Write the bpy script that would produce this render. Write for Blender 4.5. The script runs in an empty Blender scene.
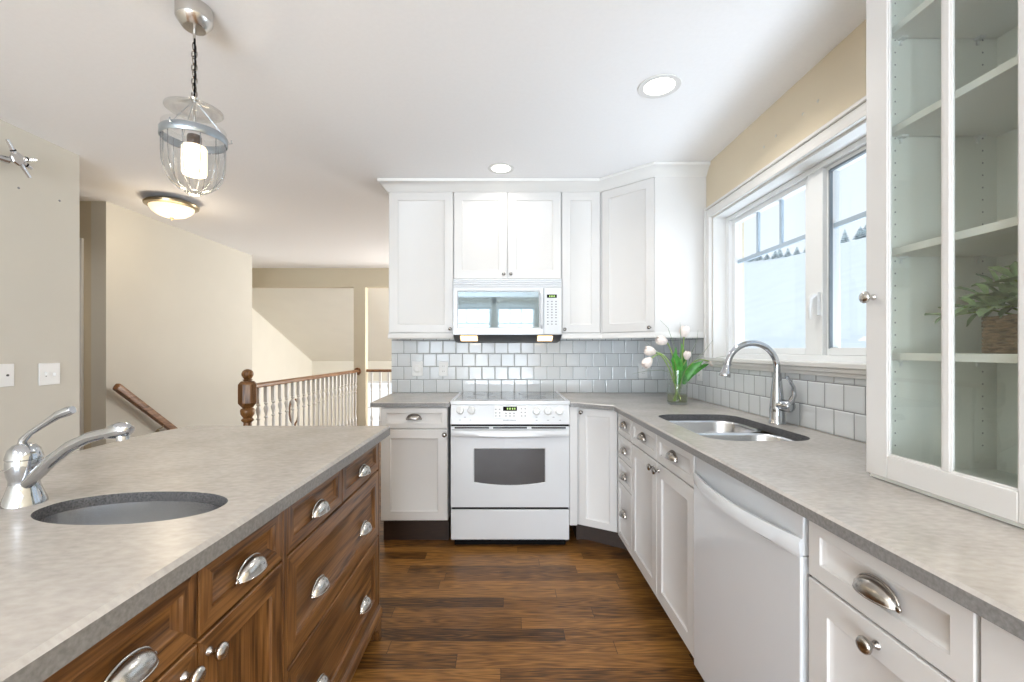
import bpy, bmesh, math, random
from mathutils import Vector, Matrix
PI = math.pi
random.seed(7)
C = bpy.context.scene.collection
SC = bpy.context.scene

# ------------------------------------------------------------------ camera, sky, exposure
cam_d = bpy.data.cameras.new('camera')
cam_d.sensor_width = 36.0
cam_d.lens = 445.0 / 1024 * 36.0
cam_d.shift_x = 7.0 / 1024
cam_d.shift_y = 8.5 / 1024
cam_d.clip_start = 0.02
cam = bpy.data.objects.new('camera', cam_d)
cam.location = (0, 0, 1.25)
cam.rotation_euler = (PI / 2, 0, 0)
C.objects.link(cam)
SC.camera = cam
SC.view_settings.view_transform = 'Standard'
SC.view_settings.look = 'None'
SC.view_settings.exposure = 0.46
SC.view_settings.gamma = 1.0
SC.view_settings.use_curve_mapping = False
SC.cycles.max_bounces = 10
SC.cycles.diffuse_bounces = 5
SC.cycles.transparent_max_bounces = 16
SC.cycles.sample_clamp_indirect = 4.0
SC.cycles.caustics_reflective = False
SC.cycles.caustics_refractive = False
SC.cycles.use_denoising = True

world = bpy.data.worlds.new('overcast_sky')
SC.world = world
world.use_nodes = True
wn = world.node_tree
wn.nodes.clear()
w_out = wn.nodes.new('ShaderNodeOutputWorld')
w_bg = wn.nodes.new('ShaderNodeBackground')
w_tc = wn.nodes.new('ShaderNodeTexCoord')
w_sep = wn.nodes.new('ShaderNodeSeparateXYZ')
w_ramp = wn.nodes.new('ShaderNodeValToRGB')
w_ramp.color_ramp.elements[0].position = 0.0
w_ramp.color_ramp.elements[0].color = (0.90, 0.95, 1.0, 1)
w_ramp.color_ramp.elements[1].position = 0.6
w_ramp.color_ramp.elements[1].color = (0.78, 0.90, 1.0, 1)
wn.links.new(w_tc.outputs['Generated'], w_sep.inputs[0])
wn.links.new(w_sep.outputs['Z'], w_ramp.inputs[0])
wn.links.new(w_ramp.outputs[0], w_bg.inputs['Color'])
w_bg.inputs['Strength'].default_value = 0.86
wn.links.new(w_bg.outputs[0], w_out.inputs[0])


def area(name, loc, direction, sx, sy, watts, col=(1, 1, 1), portal=False, shape='RECTANGLE', spread=PI):
    d = bpy.data.lights.new(name, 'AREA')
    d.shape = shape
    d.size = sx
    d.size_y = sy
    d.energy = watts
    d.color = col
    d.spread = spread
    o = bpy.data.objects.new(name, d)
    o.location = loc
    o.rotation_euler = Vector(direction).to_track_quat('-Z', 'Y').to_euler()
    C.objects.link(o)
    if portal:
        d.cycles.is_portal = True
    return o


DAY = (0.80, 0.90, 1.0)
for k, xw in enumerate((-1.75, -0.75, 0.25)):
    area('rear_window_daylight', (xw, -4.06, 1.15), (0, 1, 0.15), 0.82, 2.1, 46, DAY)
    area('rear_ceiling_fill', (xw, -3.96, 0.32), (0, 0.5, 1), 0.8, 0.16, 44, DAY)  # added upward fill at the rear windows to brighten the ceiling
area('sill_ceiling_fill', (1.95, 1.95, 0.95), (-1, 0, 0.75), 1.9, 0.6, 24, DAY)  # unseen fill below the sink window sill, added to lift the ceiling
area('kitchen_window_portal', (1.47, 2.0, 1.63), (-1, 0, 0), 1.57, 0.9, 1, portal=True)
area('foyer_side_fill', (1.2, 8.0, 0.9), (-1, 0, 0), 1.6, 1.8, 120, (1.0, 0.98, 0.95))  # added fill for the foyer; the side wall has no window
area('stair_hall_fill', (-0.2, 6.3, 1.5), (-1, -0.2, 0), 1.2, 1.4, 24, (1.0, 0.98, 0.95))  # added fill standing free in the hall, at no window

# ------------------------------------------------------------------ material helpers
MATS = {}


def nodes_of(name):
    m = bpy.data.materials.new(name)
    m.use_nodes = True
    nt = m.node_tree
    return m, nt, nt.nodes['Principled BSDF']


def N(nt, typ, **kw):
    n = nt.nodes.new(typ)
    for k, v in kw.items():
        setattr(n, k, v)
    return n


def L(nt, a, b):
    nt.links.new(a, b)


def math_node(nt, op, a, b=None):
    n = N(nt, 'ShaderNodeMath', operation=op)
    for i, v in enumerate((a, b)):
        if v is None:
            continue
        if isinstance(v, (int, float)):
            n.inputs[i].default_value = v
        else:
            L(nt, v, n.inputs[i])
    return n.outputs[0]


def ramp(nt, fac, stops):
    r = N(nt, 'ShaderNodeValToRGB')
    e = r.color_ramp.elements
    while len(e) < len(stops):
        e.new(0.5)
    for i, (p, c) in enumerate(stops):
        e[i].position = p
        e[i].color = (c[0], c[1], c[2], 1)
    L(nt, fac, r.inputs[0])
    return r.outputs[0]


def mat(name, col, rough=0.5, metal=0.0, vary=0.04, scale=12.0, bump=0.0, stretch=(1, 1, 1), spec=0.5, coat=0.0):
    m, nt, b = nodes_of(name)
    tc = N(nt, 'ShaderNodeTexCoord')
    mp = N(nt, 'ShaderNodeMapping')
    mp.inputs['Scale'].default_value = stretch
    no = N(nt, 'ShaderNodeTexNoise')
    no.inputs['Scale'].default_value = scale
    no.inputs['Detail'].default_value = 4
    L(nt, tc.outputs['Object'], mp.inputs[0])
    L(nt, mp.outputs[0], no.inputs['Vector'])
    a = tuple(max(0, c * (1 - vary)) for c in col)
    z = tuple(min(1, c * (1 + vary)) for c in col)
    L(nt, ramp(nt, no.outputs['Fac'], [(0.3, a), (0.7, z)]), b.inputs['Base Color'])
    b.inputs['Roughness'].default_value = rough
    b.inputs['Metallic'].default_value = metal
    b.inputs['Specular IOR Level'].default_value = spec
    b.inputs['Coat Weight'].default_value = coat
    b.inputs['Coat Roughness'].default_value = 0.1
    if bump:
        bp = N(nt, 'ShaderNodeBump')
        bp.inputs['Strength'].default_value = bump
        bp.inputs['Distance'].default_value = 0.004
        L(nt, no.outputs['Fac'], bp.inputs['Height'])
        L(nt, bp.outputs[0], b.inputs['Normal'])
    MATS[name] = m
    return m


def emit(name, col, strength):
    m, nt, b = nodes_of(name)
    b.inputs['Base Color'].default_value = (col[0], col[1], col[2], 1)
    b.inputs['Emission Color'].default_value = (col[0], col[1], col[2], 1)
    b.inputs['Emission Strength'].default_value = strength
    return m


def thin_glass(name, tint, ior=1.45, rough=0.0, extra=0.0):
    m = bpy.data.materials.new(name)
    m.use_nodes = True
    nt = m.node_tree
    nt.nodes.clear()
    out = N(nt, 'ShaderNodeOutputMaterial')
    mix = N(nt, 'ShaderNodeMixShader')
    tr = N(nt, 'ShaderNodeBsdfTransparent')
    gl = N(nt, 'ShaderNodeBsdfGlossy')
    fr = N(nt, 'ShaderNodeFresnel')
    geo = N(nt, 'ShaderNodeNewGeometry')
    # same reflectance from both faces of the sheet
    L(nt, math_node(nt, 'POWER', ior, math_node(nt, 'SUBTRACT', 1.0, math_node(nt, 'MULTIPLY', geo.outputs['Backfacing'], 2.0))), fr.inputs['IOR'])
    tr.inputs[0].default_value = (*tint, 1)
    gl.inputs['Roughness'].default_value = rough
    f = math_node(nt, 'ADD', fr.outputs[0], extra)
    L(nt, f, mix.inputs[0])
    L(nt, tr.outputs[0], mix.inputs[1])
    L(nt, gl.outputs[0], mix.inputs[2])
    L(nt, mix.outputs[0], out.inputs[0])
    return m


def oak(name, axis, dark, mid, light, rough=0.33):
    """oak with long grain along the given local axis"""
    m, nt, b = nodes_of(name)
    tc = N(nt, 'ShaderNodeTexCoord')
    info = N(nt, 'ShaderNodeObjectInfo')
    add = N(nt, 'ShaderNodeVectorMath', operation='ADD')
    L(nt, tc.outputs['Object'], add.inputs[0])
    sc = N(nt, 'ShaderNodeVectorMath', operation='SCALE')
    sc.inputs[0].default_value = (7.3, 5.1, 9.7)
    L(nt, info.outputs['Random'], sc.inputs['Scale'])
    L(nt, sc.outputs[0], add.inputs[1])
    mp = N(nt, 'ShaderNodeMapping')
    s = [9.0, 9.0, 9.0]
    s[axis] = 1.1
    mp.inputs['Scale'].default_value = s
    L(nt, add.outputs[0], mp.inputs[0])
    big = N(nt, 'ShaderNodeTexNoise')
    big.inputs['Scale'].default_value = 1.0
    big.inputs['Detail'].default_value = 2
    L(nt, mp.outputs[0], big.inputs['Vector'])
    cath = math_node(nt, 'FRACT', math_node(nt, 'MULTIPLY', big.outputs['Fac'], 7.0))
    cath = math_node(nt, 'ABSOLUTE', math_node(nt, 'SUBTRACT', cath, 0.5))
    mp2 = N(nt, 'ShaderNodeMapping')
    s2 = [170.0, 170.0, 170.0]
    s2[axis] = 7.0
    mp2.inputs['Scale'].default_value = s2
    L(nt, add.outputs[0], mp2.inputs[0])
    fine = N(nt, 'ShaderNodeTexNoise')
    fine.inputs['Scale'].default_value = 1.0
    fine.inputs['Detail'].default_value = 3
    L(nt, mp2.outputs[0], fine.inputs['Vector'])
    v = math_node(nt, 'ADD', math_node(nt, 'MULTIPLY', cath, 0.55), math_node(nt, 'MULTIPLY', fine.outputs['Fac'], 1.0))
    v = math_node(nt, 'SUBTRACT', v, 0.1)
    L(nt, ramp(nt, v, [(0.22, dark), (0.5, mid), (0.78, light)]), b.inputs['Base Color'])
    b.inputs['Roughness'].default_value = rough
    bp = N(nt, 'ShaderNodeBump')
    bp.inputs['Strength'].default_value = 0.15
    bp.inputs['Distance'].default_value = 0.002
    L(nt, v, bp.inputs['Height'])
    L(nt, bp.outputs[0], b.inputs['Normal'])
    return m


def floor_mat():
    m, nt, b = nodes_of('oak_floorboards')
    tc = N(nt, 'ShaderNodeTexCoord')
    sep = N(nt, 'ShaderNodeSeparateXYZ')
    L(nt, tc.outputs['Object'], sep.inputs[0])
    X, Y = sep.outputs[0], sep.outputs[1]
    PW, PL = 0.083, 0.95
    ry = math_node(nt, 'DIVIDE', Y, PW)
    row = math_node(nt, 'FLOOR', ry)
    fy = math_node(nt, 'FRACT', ry)
    wn1 = N(nt, 'ShaderNodeTexWhiteNoise', noise_dimensions='1D')
    L(nt, row, wn1.inputs['W'])
    rx = math_node(nt, 'ADD', math_node(nt, 'DIVIDE', X, PL), math_node(nt, 'MULTIPLY', wn1.outputs['Value'], 7.0))
    idx = math_node(nt, 'FLOOR', rx)
    fx = math_node(nt, 'FRACT', rx)
    comb = N(nt, 'ShaderNodeCombineXYZ')
    L(nt, row, comb.inputs[0])
    L(nt, idx, comb.inputs[1])
    wn2 = N(nt, 'ShaderNodeTexWhiteNoise', noise_dimensions='2D')
    L(nt, comb.outputs[0], wn2.inputs['Vector'])
    rnd = wn2.outputs['Value']
    c2 = N(nt, 'ShaderNodeCombineXYZ')
    L(nt, math_node(nt, 'ADD', math_node(nt, 'MULTIPLY', X, 1.6), math_node(nt, 'MULTIPLY', rnd, 31.0)), c2.inputs[0])
    L(nt, math_node(nt, 'MULTIPLY', Y, 17.0), c2.inputs[1])
    L(nt, math_node(nt, 'MULTIPLY', rnd, 57.0), c2.inputs[2])
    big = N(nt, 'ShaderNodeTexNoise')
    big.inputs['Scale'].default_value = 1.0
    big.inputs['Detail'].default_value = 2
    L(nt, c2.outputs[0], big.inputs['Vector'])
    cath = math_node(nt, 'ABSOLUTE', math_node(nt, 'SUBTRACT', math_node(nt, 'FRACT', math_node(nt, 'MULTIPLY', big.outputs['Fac'], 11.0)), 0.5))
    c3 = N(nt, 'ShaderNodeCombineXYZ')
    L(nt, math_node(nt, 'ADD', math_node(nt, 'MULTIPLY', X, 9.0), math_node(nt, 'MULTIPLY', rnd, 91.0)), c3.inputs[0])
    L(nt, math_node(nt, 'MULTIPLY', Y, 170.0), c3.inputs[1])
    fine = N(nt, 'ShaderNodeTexNoise')
    fine.inputs['Scale'].default_value = 1.0
    fine.inputs['Detail'].default_value = 3
    L(nt, c3.outputs[0], fine.inputs['Vector'])
    v = math_node(nt, 'SUBTRACT', math_node(nt, 'ADD', math_node(nt, 'MULTIPLY', cath, 0.62), math_node(nt, 'MULTIPLY', fine.outputs['Fac'], 0.95)), 0.22)
    v = math_node(nt, 'ADD', v, math_node(nt, 'MULTIPLY', math_node(nt, 'SUBTRACT', rnd, 0.5), 0.44))
    col = ramp(nt, v, [(0.08, (0.028, 0.011, 0.003)), (0.40, (0.155, 0.066, 0.015)), (0.80, (0.35, 0.165, 0.042))])
    # dark joints
    jy = math_node(nt, 'LESS_THAN', math_node(nt, 'ABSOLUTE', math_node(nt, 'SUBTRACT', fy, 0.5)), 0.487)
    jx = math_node(nt, 'LESS_THAN', math_node(nt, 'ABSOLUTE', math_node(nt, 'SUBTRACT', fx, 0.5)), 0.4988)
    j = math_node(nt, 'MULTIPLY', jy, jx)
    mx = N(nt, 'ShaderNodeMix', data_type='RGBA')
    L(nt, j, mx.inputs['Factor'])
    mx.inputs['A'].default_value = (0.03, 0.012, 0.006, 1)
    L(nt, col, mx.inputs['B'])
    L(nt, mx.outputs['Result'], b.inputs['Base Color'])
    b.inputs['Roughness'].default_value = 0.33
    b.inputs['Specular IOR Level'].default_value = 0.35
    bp = N(nt, 'ShaderNodeBump')
    bp.inputs['Strength'].default_value = 0.3
    bp.inputs['Distance'].default_value = 0.0015
    L(nt, math_node(nt, 'ADD', j, math_node(nt, 'MULTIPLY', v, 0.4)), bp.inputs['Height'])
    L(nt, bp.outputs[0], b.inputs['Normal'])
    return m


def tile_mat(name, axis, phase):
    """square glazed tiles in running bond on a vertical wall; axis 0 = runs along world x, 1 = along y"""
    m, nt, b = nodes_of(name)
    g = N(nt, 'ShaderNodeNewGeometry')
    sep = N(nt, 'ShaderNodeSeparateXYZ')
    L(nt, g.outputs['Position'], sep.inputs[0])
    c = N(nt, 'ShaderNodeCombineXYZ')
    L(nt, math_node(nt, 'ADD', sep.outputs[axis], phase), c.inputs[0])
    L(nt, math_node(nt, 'SUBTRACT', sep.outputs[2], 0.9135 - 0.1016 * 2), c.inputs[1])
    br = N(nt, 'ShaderNodeTexBrick')
    br.offset = 0.5
    br.inputs['Scale'].default_value = 1.0
    br.inputs['Brick Width'].default_value = 0.1016
    br.inputs['Row Height'].default_value = 0.1016
    br.inputs['Mortar Size'].default_value = 0.0017
    br.inputs['Mortar Smooth'].default_value = 0.15
    br.inputs['Color1'].default_value = (0.61, 0.64, 0.66, 1)
    br.inputs['Color2'].default_value = (0.67, 0.70, 0.725, 1)
    br.inputs['Mortar'].default_value = (0.17, 0.18, 0.19, 1)
    L(nt, c.outputs[0], br.inputs['Vector'])
    L(nt, br.outputs['Color'], b.inputs['Base Color'])
    b.inputs['Roughness'].default_value = 0.12
    no = N(nt, 'ShaderNodeTexNoise')
    no.inputs['Scale'].default_value = 9.0
    L(nt, g.outputs['Position'], no.inputs['Vector'])
    # pillow-edged, slightly uneven glaze
    br2 = N(nt, 'ShaderNodeTexBrick')
    br2.offset = 0.5
    br2.inputs['Scale'].default_value = 1.0
    br2.inputs['Brick Width'].default_value = 0.1016
    br2.inputs['Row Height'].default_value = 0.1016
    br2.inputs['Mortar Size'].default_value = 0.008
    br2.inputs['Mortar Smooth'].default_value = 1.0
    L(nt, c.outputs[0], br2.inputs['Vector'])
    hgt = math_node(nt, 'ADD', math_node(nt, 'MULTIPLY', br2.outputs['Fac'], -1.0), math_node(nt, 'MULTIPLY', no.outputs['Fac'], 0.8))
    bp = N(nt, 'ShaderNodeBump')
    bp.inputs['Strength'].default_value = 0.6
    bp.inputs['Distance'].default_value = 0.003
    L(nt, hgt, bp.inputs['Height'])
    L(nt, bp.outputs[0], b.inputs['Normal'])
    return m


def laminate():
    m, nt, b = nodes_of('stone_laminate_top')
    tc = N(nt, 'ShaderNodeTexCoord')
    mp = N(nt, 'ShaderNodeMapping')
    mp.inputs['Scale'].default_value = (45, 85, 60)
    L(nt, tc.outputs['Object'], mp.inputs[0])
    a = N(nt, 'ShaderNodeTexNoise')
    a.inputs['Scale'].default_value = 1.0
    a.inputs['Detail'].default_value = 5
    L(nt, mp.outputs[0], a.inputs['Vector'])
    c = N(nt, 'ShaderNodeTexNoise')
    c.inputs['Scale'].default_value = 5.0
    c.inputs['Detail'].default_value = 5
    L(nt, tc.outputs['Object'], c.inputs['Vector'])
    v = math_node(nt, 'ADD', math_node(nt, 'MULTIPLY', a.outputs['Fac'], 0.5), math_node(nt, 'MULTIPLY', c.outputs['Fac'], 0.5))
    L(nt, ramp(nt, v, [(0.36, (0.36, 0.335, 0.31)), (0.64, (0.47, 0.44, 0.41))]), b.inputs['Base Color'])
    b.inputs['Roughness'].default_value = 0.24
    b.inputs['Specular IOR Level'].default_value = 0.5
    return m


M_wall = mat('beige_wall_paint', (0.63, 0.605, 0.54), 0.75, vary=0.015, scale=3)
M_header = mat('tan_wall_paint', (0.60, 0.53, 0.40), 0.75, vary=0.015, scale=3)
M_cream = mat('cream_foyer_paint', (0.80, 0.775, 0.70), 0.8, vary=0.015, scale=3)
M_ceil = mat('ceiling_texture_paint', (0.92, 0.92, 0.93), 0.9, vary=0.01, scale=60, bump=0.12)
M_floor = floor_mat()
M_tile_back = tile_mat('white_glazed_tile', 0, 0.79 + 0.1016 * 4)
M_tile_right = tile_mat('white_glazed_tile_side', 1, 0.03)
M_top = laminate()
M_edge_shade = mat('laminate_edge_shaded', (0.23, 0.225, 0.22), 0.4, vary=0.22, scale=140)  # same laminate as the top, with edge shade put into the colour
M_core = mat('dark_speckled_cutout_edge', (0.10, 0.10, 0.105), 0.6, vary=0.6, scale=300)
M_cab = mat('white_cabinet_lacquer', (0.69, 0.68, 0.668), 0.38, vary=0.01, scale=4)
M_cabin = mat('white_cabinet_interior', (0.86, 0.87, 0.83), 0.5, vary=0.01, scale=4)
M_shelf = mat('shelf_edge_white', (0.80, 0.79, 0.75), 0.45, vary=0.01, scale=4)
M_trim = mat('white_gloss_trim', (0.74, 0.735, 0.72), 0.35, vary=0.01, scale=4)
M_enamel = mat('white_appliance_enamel', (0.70, 0.72, 0.745), 0.16, vary=0.008, scale=3, coat=0.3)
M_plastic = mat('white_plastic', (0.80, 0.81, 0.81), 0.35, vary=0.01, scale=8)
M_vinyl = mat('white_vinyl_sash', (0.82, 0.84, 0.85), 0.35, vary=0.01, scale=8)
M_black = mat('black_gap', (0.006, 0.006, 0.006), 0.8, vary=0.1, spec=0.1)
M_dark = mat('dark_grey_plastic', (0.05, 0.05, 0.055), 0.4, vary=0.1)
M_grey = mat('grey_print', (0.22, 0.23, 0.25), 0.5, vary=0.1)
M_nickel = mat('satin_nickel', (0.60, 0.58, 0.55), 0.22, 1.0, vary=0.03)
M_cup = mat('aged_nickel_cup_pull', (0.42, 0.395, 0.365), 0.24, 1.0, vary=0.04)
M_pewter = mat('dark_pewter', (0.33, 0.31, 0.29), 0.25, 1.0, vary=0.05)
M_chrome = mat('polished_chrome', (0.52, 0.54, 0.57), 0.07, 1.0, vary=0.01)
M_steel = mat('brushed_stainless_steel', (0.70, 0.71, 0.73), 0.25, 1.0, vary=0.04, scale=30, stretch=(1, 12, 1))
M_alu = mat('blue_grey_metal_band', (0.42, 0.47, 0.52), 0.3, 1.0, vary=0.04)
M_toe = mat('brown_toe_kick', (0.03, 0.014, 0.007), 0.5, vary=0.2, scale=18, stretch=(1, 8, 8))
OD, OM_, OL = (0.030, 0.011, 0.003), (0.165, 0.072, 0.022), (0.29, 0.14, 0.046)
M_oakx = oak('stained_oak_horizontal', 0, OD, OM_, OL)
M_oakz = oak('stained_oak_vertical', 2, OD, OM_, OL)
M_oaky = oak('stained_oak_lengthwise', 1, OD, OM_, OL)
M_rail = oak('brown_handrail_oak', 1, (0.07, 0.026, 0.01), (0.21, 0.095, 0.038), (0.33, 0.17, 0.075), 0.3)
M_cooktop = mat('glass_cooktop', (0.16, 0.18, 0.20), 0.06, vary=0.25, scale=300)
M_ovenglass = mat('grey_oven_glass', (0.065, 0.06, 0.06), 0.16, vary=0.05)
M_pane = thin_glass('window_glass', (0.97, 0.985, 1.0))
M_cabglass = thin_glass('greenish_cabinet_glass', (0.955, 0.98, 0.967), 1.5)
M_lampglass = thin_glass('clear_lantern_glass', (0.93, 0.94, 0.94), 1.5, 0.02, 0.06)
M_vaseglass = thin_glass('clear_vase_glass', (0.96, 0.975, 0.97), 1.5, 0.0, 0.02)
M_water = thin_glass('vase_water', (0.88, 0.90, 0.76), 1.2)
M_bulb = emit('warm_bulb_glow', (1.0, 0.84, 0.62), 1.25)
M_led = emit('ceiling_lamp_glow', (1.0, 0.96, 0.86), 4.0)
M_alab = emit('warm_alabaster_glow', (1.0, 0.84, 0.60), 0.62)
M_hoodlamp = emit('hood_lamp_glow', (1.0, 0.66, 0.36), 2.2)
M_green = emit('green_digits', (0.40, 0.62, 0.18), 0.35)
M_petal = mat('pale_pink_petal', (0.86, 0.77, 0.72), 0.6, vary=0.08, scale=60)
M_leaf = mat('tulip_leaf_green', (0.06, 0.26, 0.035), 0.35, vary=0.4, scale=30)
M_stem = mat('stem_green', (0.25, 0.38, 0.10), 0.45, vary=0.2)
M_blade = mat('grey_green_grass_blade', (0.20, 0.26, 0.17), 0.5, vary=0.2)
M_succ = mat('dusty_green_leaf', (0.34, 0.46, 0.26), 0.5, vary=0.5, scale=25)
M_basket = mat('woven_basket_fibre', (0.24, 0.165, 0.10), 0.8, vary=0.5, scale=45, stretch=(1, 1, 4), bump=0.8)
M_snow = mat('snow_cover', (0.95, 0.97, 0.98), 0.9, vary=0.03, scale=0.6)
M_fir = mat('frosted_conifer', (0.58, 0.66, 0.72), 0.9, vary=0.5, scale=2)
M_brass = mat('aged_brass', (0.42, 0.34, 0.22), 0.3, 1.0, vary=0.05)
M_soil = mat('dark_potting_moss', (0.04, 0.035, 0.02), 0.95, vary=0.4, scale=60)

# ------------------------------------------------------------------ mesh helpers
ROOTM = {}


def V(*a):
    return Vector(a)


class B:
    def __init__(self):
        self.bm = bmesh.new()
        self.mi = 0

    def face(self, vs, mi=None, smooth=False):
        try:
            f = self.bm.faces.new(vs)
        except ValueError:
            return None
        f.material_index = self.mi if mi is None else mi
        f.smooth = smooth
        return f

    def box(self, x0, x1, y0, y1, z0, z1):
        if x0 > x1: x0, x1 = x1, x0
        if y0 > y1: y0, y1 = y1, y0
        if z0 > z1: z0, z1 = z1, z0
        v = [self.bm.verts.new((x, y, z)) for z in (z0, z1) for y in (y0, y1) for x in (x0, x1)]
        for q in ((0, 2, 3, 1), (4, 5, 7, 6), (0, 1, 5, 4), (2, 6, 7, 3), (0, 4, 6, 2), (1, 3, 7, 5)):
            self.face([v[i] for i in q])
        return self

    def prism(self, poly, z0, z1):
        a = [self.bm.verts.new((x, y, z0)) for x, y in poly]
        b = [self.bm.verts.new((x, y, z1)) for x, y in poly]
        n = len(poly)
        self.face(a[::-1]); self.face(b)
        for i in range(n):
            self.face([a[i], a[(i + 1) % n], b[(i + 1) % n], b[i]])
        return self

    def loft(self, rings, cap0=True, cap1=True, closed=False, smooth=True):
        R = [[self.bm.verts.new(p) for p in r] for r in rings]
        n = len(R[0])
        m = len(R)
        for k in range(m if closed else m - 1):
            p, q = R[k], R[(k + 1) % m]
            for i in range(n):
                self.face([p[i], p[(i + 1) % n], q[(i + 1) % n], q[i]], smooth=smooth)
        if not closed:
            if cap0: self.face(R[0][::-1])
            if cap1: self.face(R[-1])
        return self

    def tube(self, pts, r, n=10, closed=False, caps=True, flat=1.0):
        pts = [Vector(p) for p in pts]
        m = len(pts)
        rs = r if isinstance(r, (list, tuple)) else [r] * m
        rings = []
        up = None
        for i, p in enumerate(pts):
            if closed:
                t = pts[(i + 1) % m] - pts[i - 1]
            else:
                t = pts[min(i + 1, m - 1)] - pts[max(i - 1, 0)]
            t.normalize()
            if up is None:
                a = V(0, 0, 1) if abs(t.z) < 0.9 else V(0, 1, 0)
                up = (a - t * a.dot(t)).normalized()
            else:
                up = (up - t * up.dot(t)).normalized()
            s = t.cross(up)
            rings.append([p + (up * math.cos(2 * PI * k / n) * flat + s * math.sin(2 * PI * k / n)) * rs[i] for k in range(n)])
        return self.loft(rings, caps, caps, closed)

    def lathe(self, prof, c=(0, 0, 0), n=24, axis='z', cap=True, ribs=None):
        rings = []
        c = Vector(c)
        for r, h in prof:
            ring = []
            for k in range(n):
                a = 2 * PI * k / n
                rr = r * (ribs(a) if ribs else 1)
                x, y = rr * math.cos(a), rr * math.sin(a)
                if axis == 'z': p = V(x, y, h)
                elif axis == '-y': p = V(x, -h, y)
                elif axis == 'x': p = V(h, x, y)
                elif axis == '-x': p = V(-h, -x, y)
                else: p = V(x, h, -y)
                ring.append(c + p)
            rings.append(ring)
        return self.loft(rings, cap, cap)

    def ball(self, c, rx, ry=None, rz=None, n=14):
        ry = ry or rx
        rz = rz or rx
        m = max(6, n // 2)
        rings = []
        for i in range(m + 1):
            t = PI * (0.02 + 0.96 * i / m)
            rings.append([V(c[0] + rx * math.sin(t) * math.cos(2 * PI * k / n), c[1] + ry * math.sin(t) * math.sin(2 * PI * k / n), c[2] - rz * math.cos(t)) for k in range(n)])
        return self.loft(rings)

    def sweep(self, path, prof):
        """plan polyline path [(x,y)], profile [(outward, z)] closed; outward is to the right of travel"""
        n = len(path)
        rings = []
        for i in range(n):
            p = Vector(path[i])
            def nrm(a, b):
                d = (Vector(b) - Vector(a)).normalized()
                return Vector((d.y, -d.x))
            if i == 0: o = nrm(path[0], path[1])
            elif i == n - 1: o = nrm(path[-2], path[-1])
            else:
                a, b = nrm(path[i - 1], path[i]), nrm(path[i], path[i + 1])
                o = (a + b)
                o = o / max(0.2, o.length_squared / 2)
            rings.append([V(p.x + o.x * d, p.y + o.y * d, z) for d, z in prof])
        return self.loft(rings, smooth=False)

    def quadleaf(self, pts, width, cup=0.25, up=None, thick=0.0012):
        """a leaf along pts with width profile"""
        pts = [Vector(p) for p in pts]
        m = len(pts)
        rings = []
        for i, p in enumerate(pts):
            t = (pts[min(i + 1, m - 1)] - pts[max(i - 1, 0)]).normalized()
            a = Vector(up) if up else V(0, 0, 1)
            s = t.cross(a)
            if s.length < 1e-3: s = t.cross(V(1, 0, 0))
            s.normalize()
            nn = s.cross(t).normalized()
            u = i / (m - 1)
            w = width * max(0.06, math.sin(PI * min(1, 0.08 + u * 0.92)) ** 0.8)
            rings.append([p - s * w + nn * w * cup, p - nn * thick, p + s * w + nn * w * cup, p + nn * thick])
        return self.loft(rings)

    def obj(self, name, mats, parent=None, local=False, bevel=0.0, angle=35, seg=2, at=None):
        bmesh.ops.recalc_face_normals(self.bm, faces=self.bm.faces)
        if not isinstance(mats, (list, tuple)):
            mats = [mats]
        loc = V(0, 0, 0)
        if parent is not None:
            if not local:
                self.bm.transform(ROOTM[parent.name].inverted())
        else:
            if at is None:
                vs = [v.co for v in self.bm.verts]
                loc = V((min(v.x for v in vs) + max(v.x for v in vs)) / 2, (min(v.y for v in vs) + max(v.y for v in vs)) / 2, min(v.z for v in vs))
            else:
                loc = Vector(at)
            self.bm.transform(Matrix.Translation(-loc))
        me = bpy.data.meshes.new(name)
        self.bm.to_mesh(me)
        self.bm.free()
        for m in mats:
            me.materials.append(m)
        me.set_sharp_from_angle(angle=math.radians(angle))
        o = bpy.data.objects.new(name, me)
        C.objects.link(o)
        o.location = loc
        if parent is not None:
            o.parent = parent
            ROOTM[o.name] = ROOTM[parent.name]
        else:
            ROOTM[o.name] = Matrix.Translation(loc)
        if bevel:
            md = o.modifiers.new('edge_bevel', 'BEVEL')
            md.width = bevel
            md.segments = seg
            md.limit_method = 'ANGLE'
            md.angle_limit = math.radians(50)
        return o


def thing(name, label, cat, loc=(0, 0, 0), rz=0.0, group=None):
    o = bpy.data.objects.new(name, None)
    C.objects.link(o)
    o.location = loc
    o.rotation_euler = (0, 0, rz)
    o.empty_display_size = 0.05
    o['label'] = label
    o['category'] = cat
    if group: o['group'] = group
    ROOTM[o.name] = Matrix.Translation(Vector(loc)) @ Matrix.Rotation(rz, 4, 'Z')
    return o


def tag(o, label, cat, group=None, kind=None):
    o['label'] = label
    o['category'] = cat
    if group: o['group'] = group
    if kind: o['kind'] = kind
    return o


def structure(o, label=None, cat=None):
    o['kind'] = 'structure'
    if label: o['label'] = label
    if cat: o['category'] = cat
    return o


def sroot(name, loc=(0, 0, 0), label=None, cat=None):
    o = bpy.data.objects.new(name, None)
    C.objects.link(o)
    o.location = loc
    ROOTM[o.name] = Matrix.Translation(Vector(loc))
    return structure(o, label, cat)


def at(u, v, y):
    """point of the place at depth y that the photograph shows at pixel u, v"""
    return V((u - 505.0) * y / 445.0, y, 1.25 + (349.5 - v) * y / 445.0)


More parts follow.
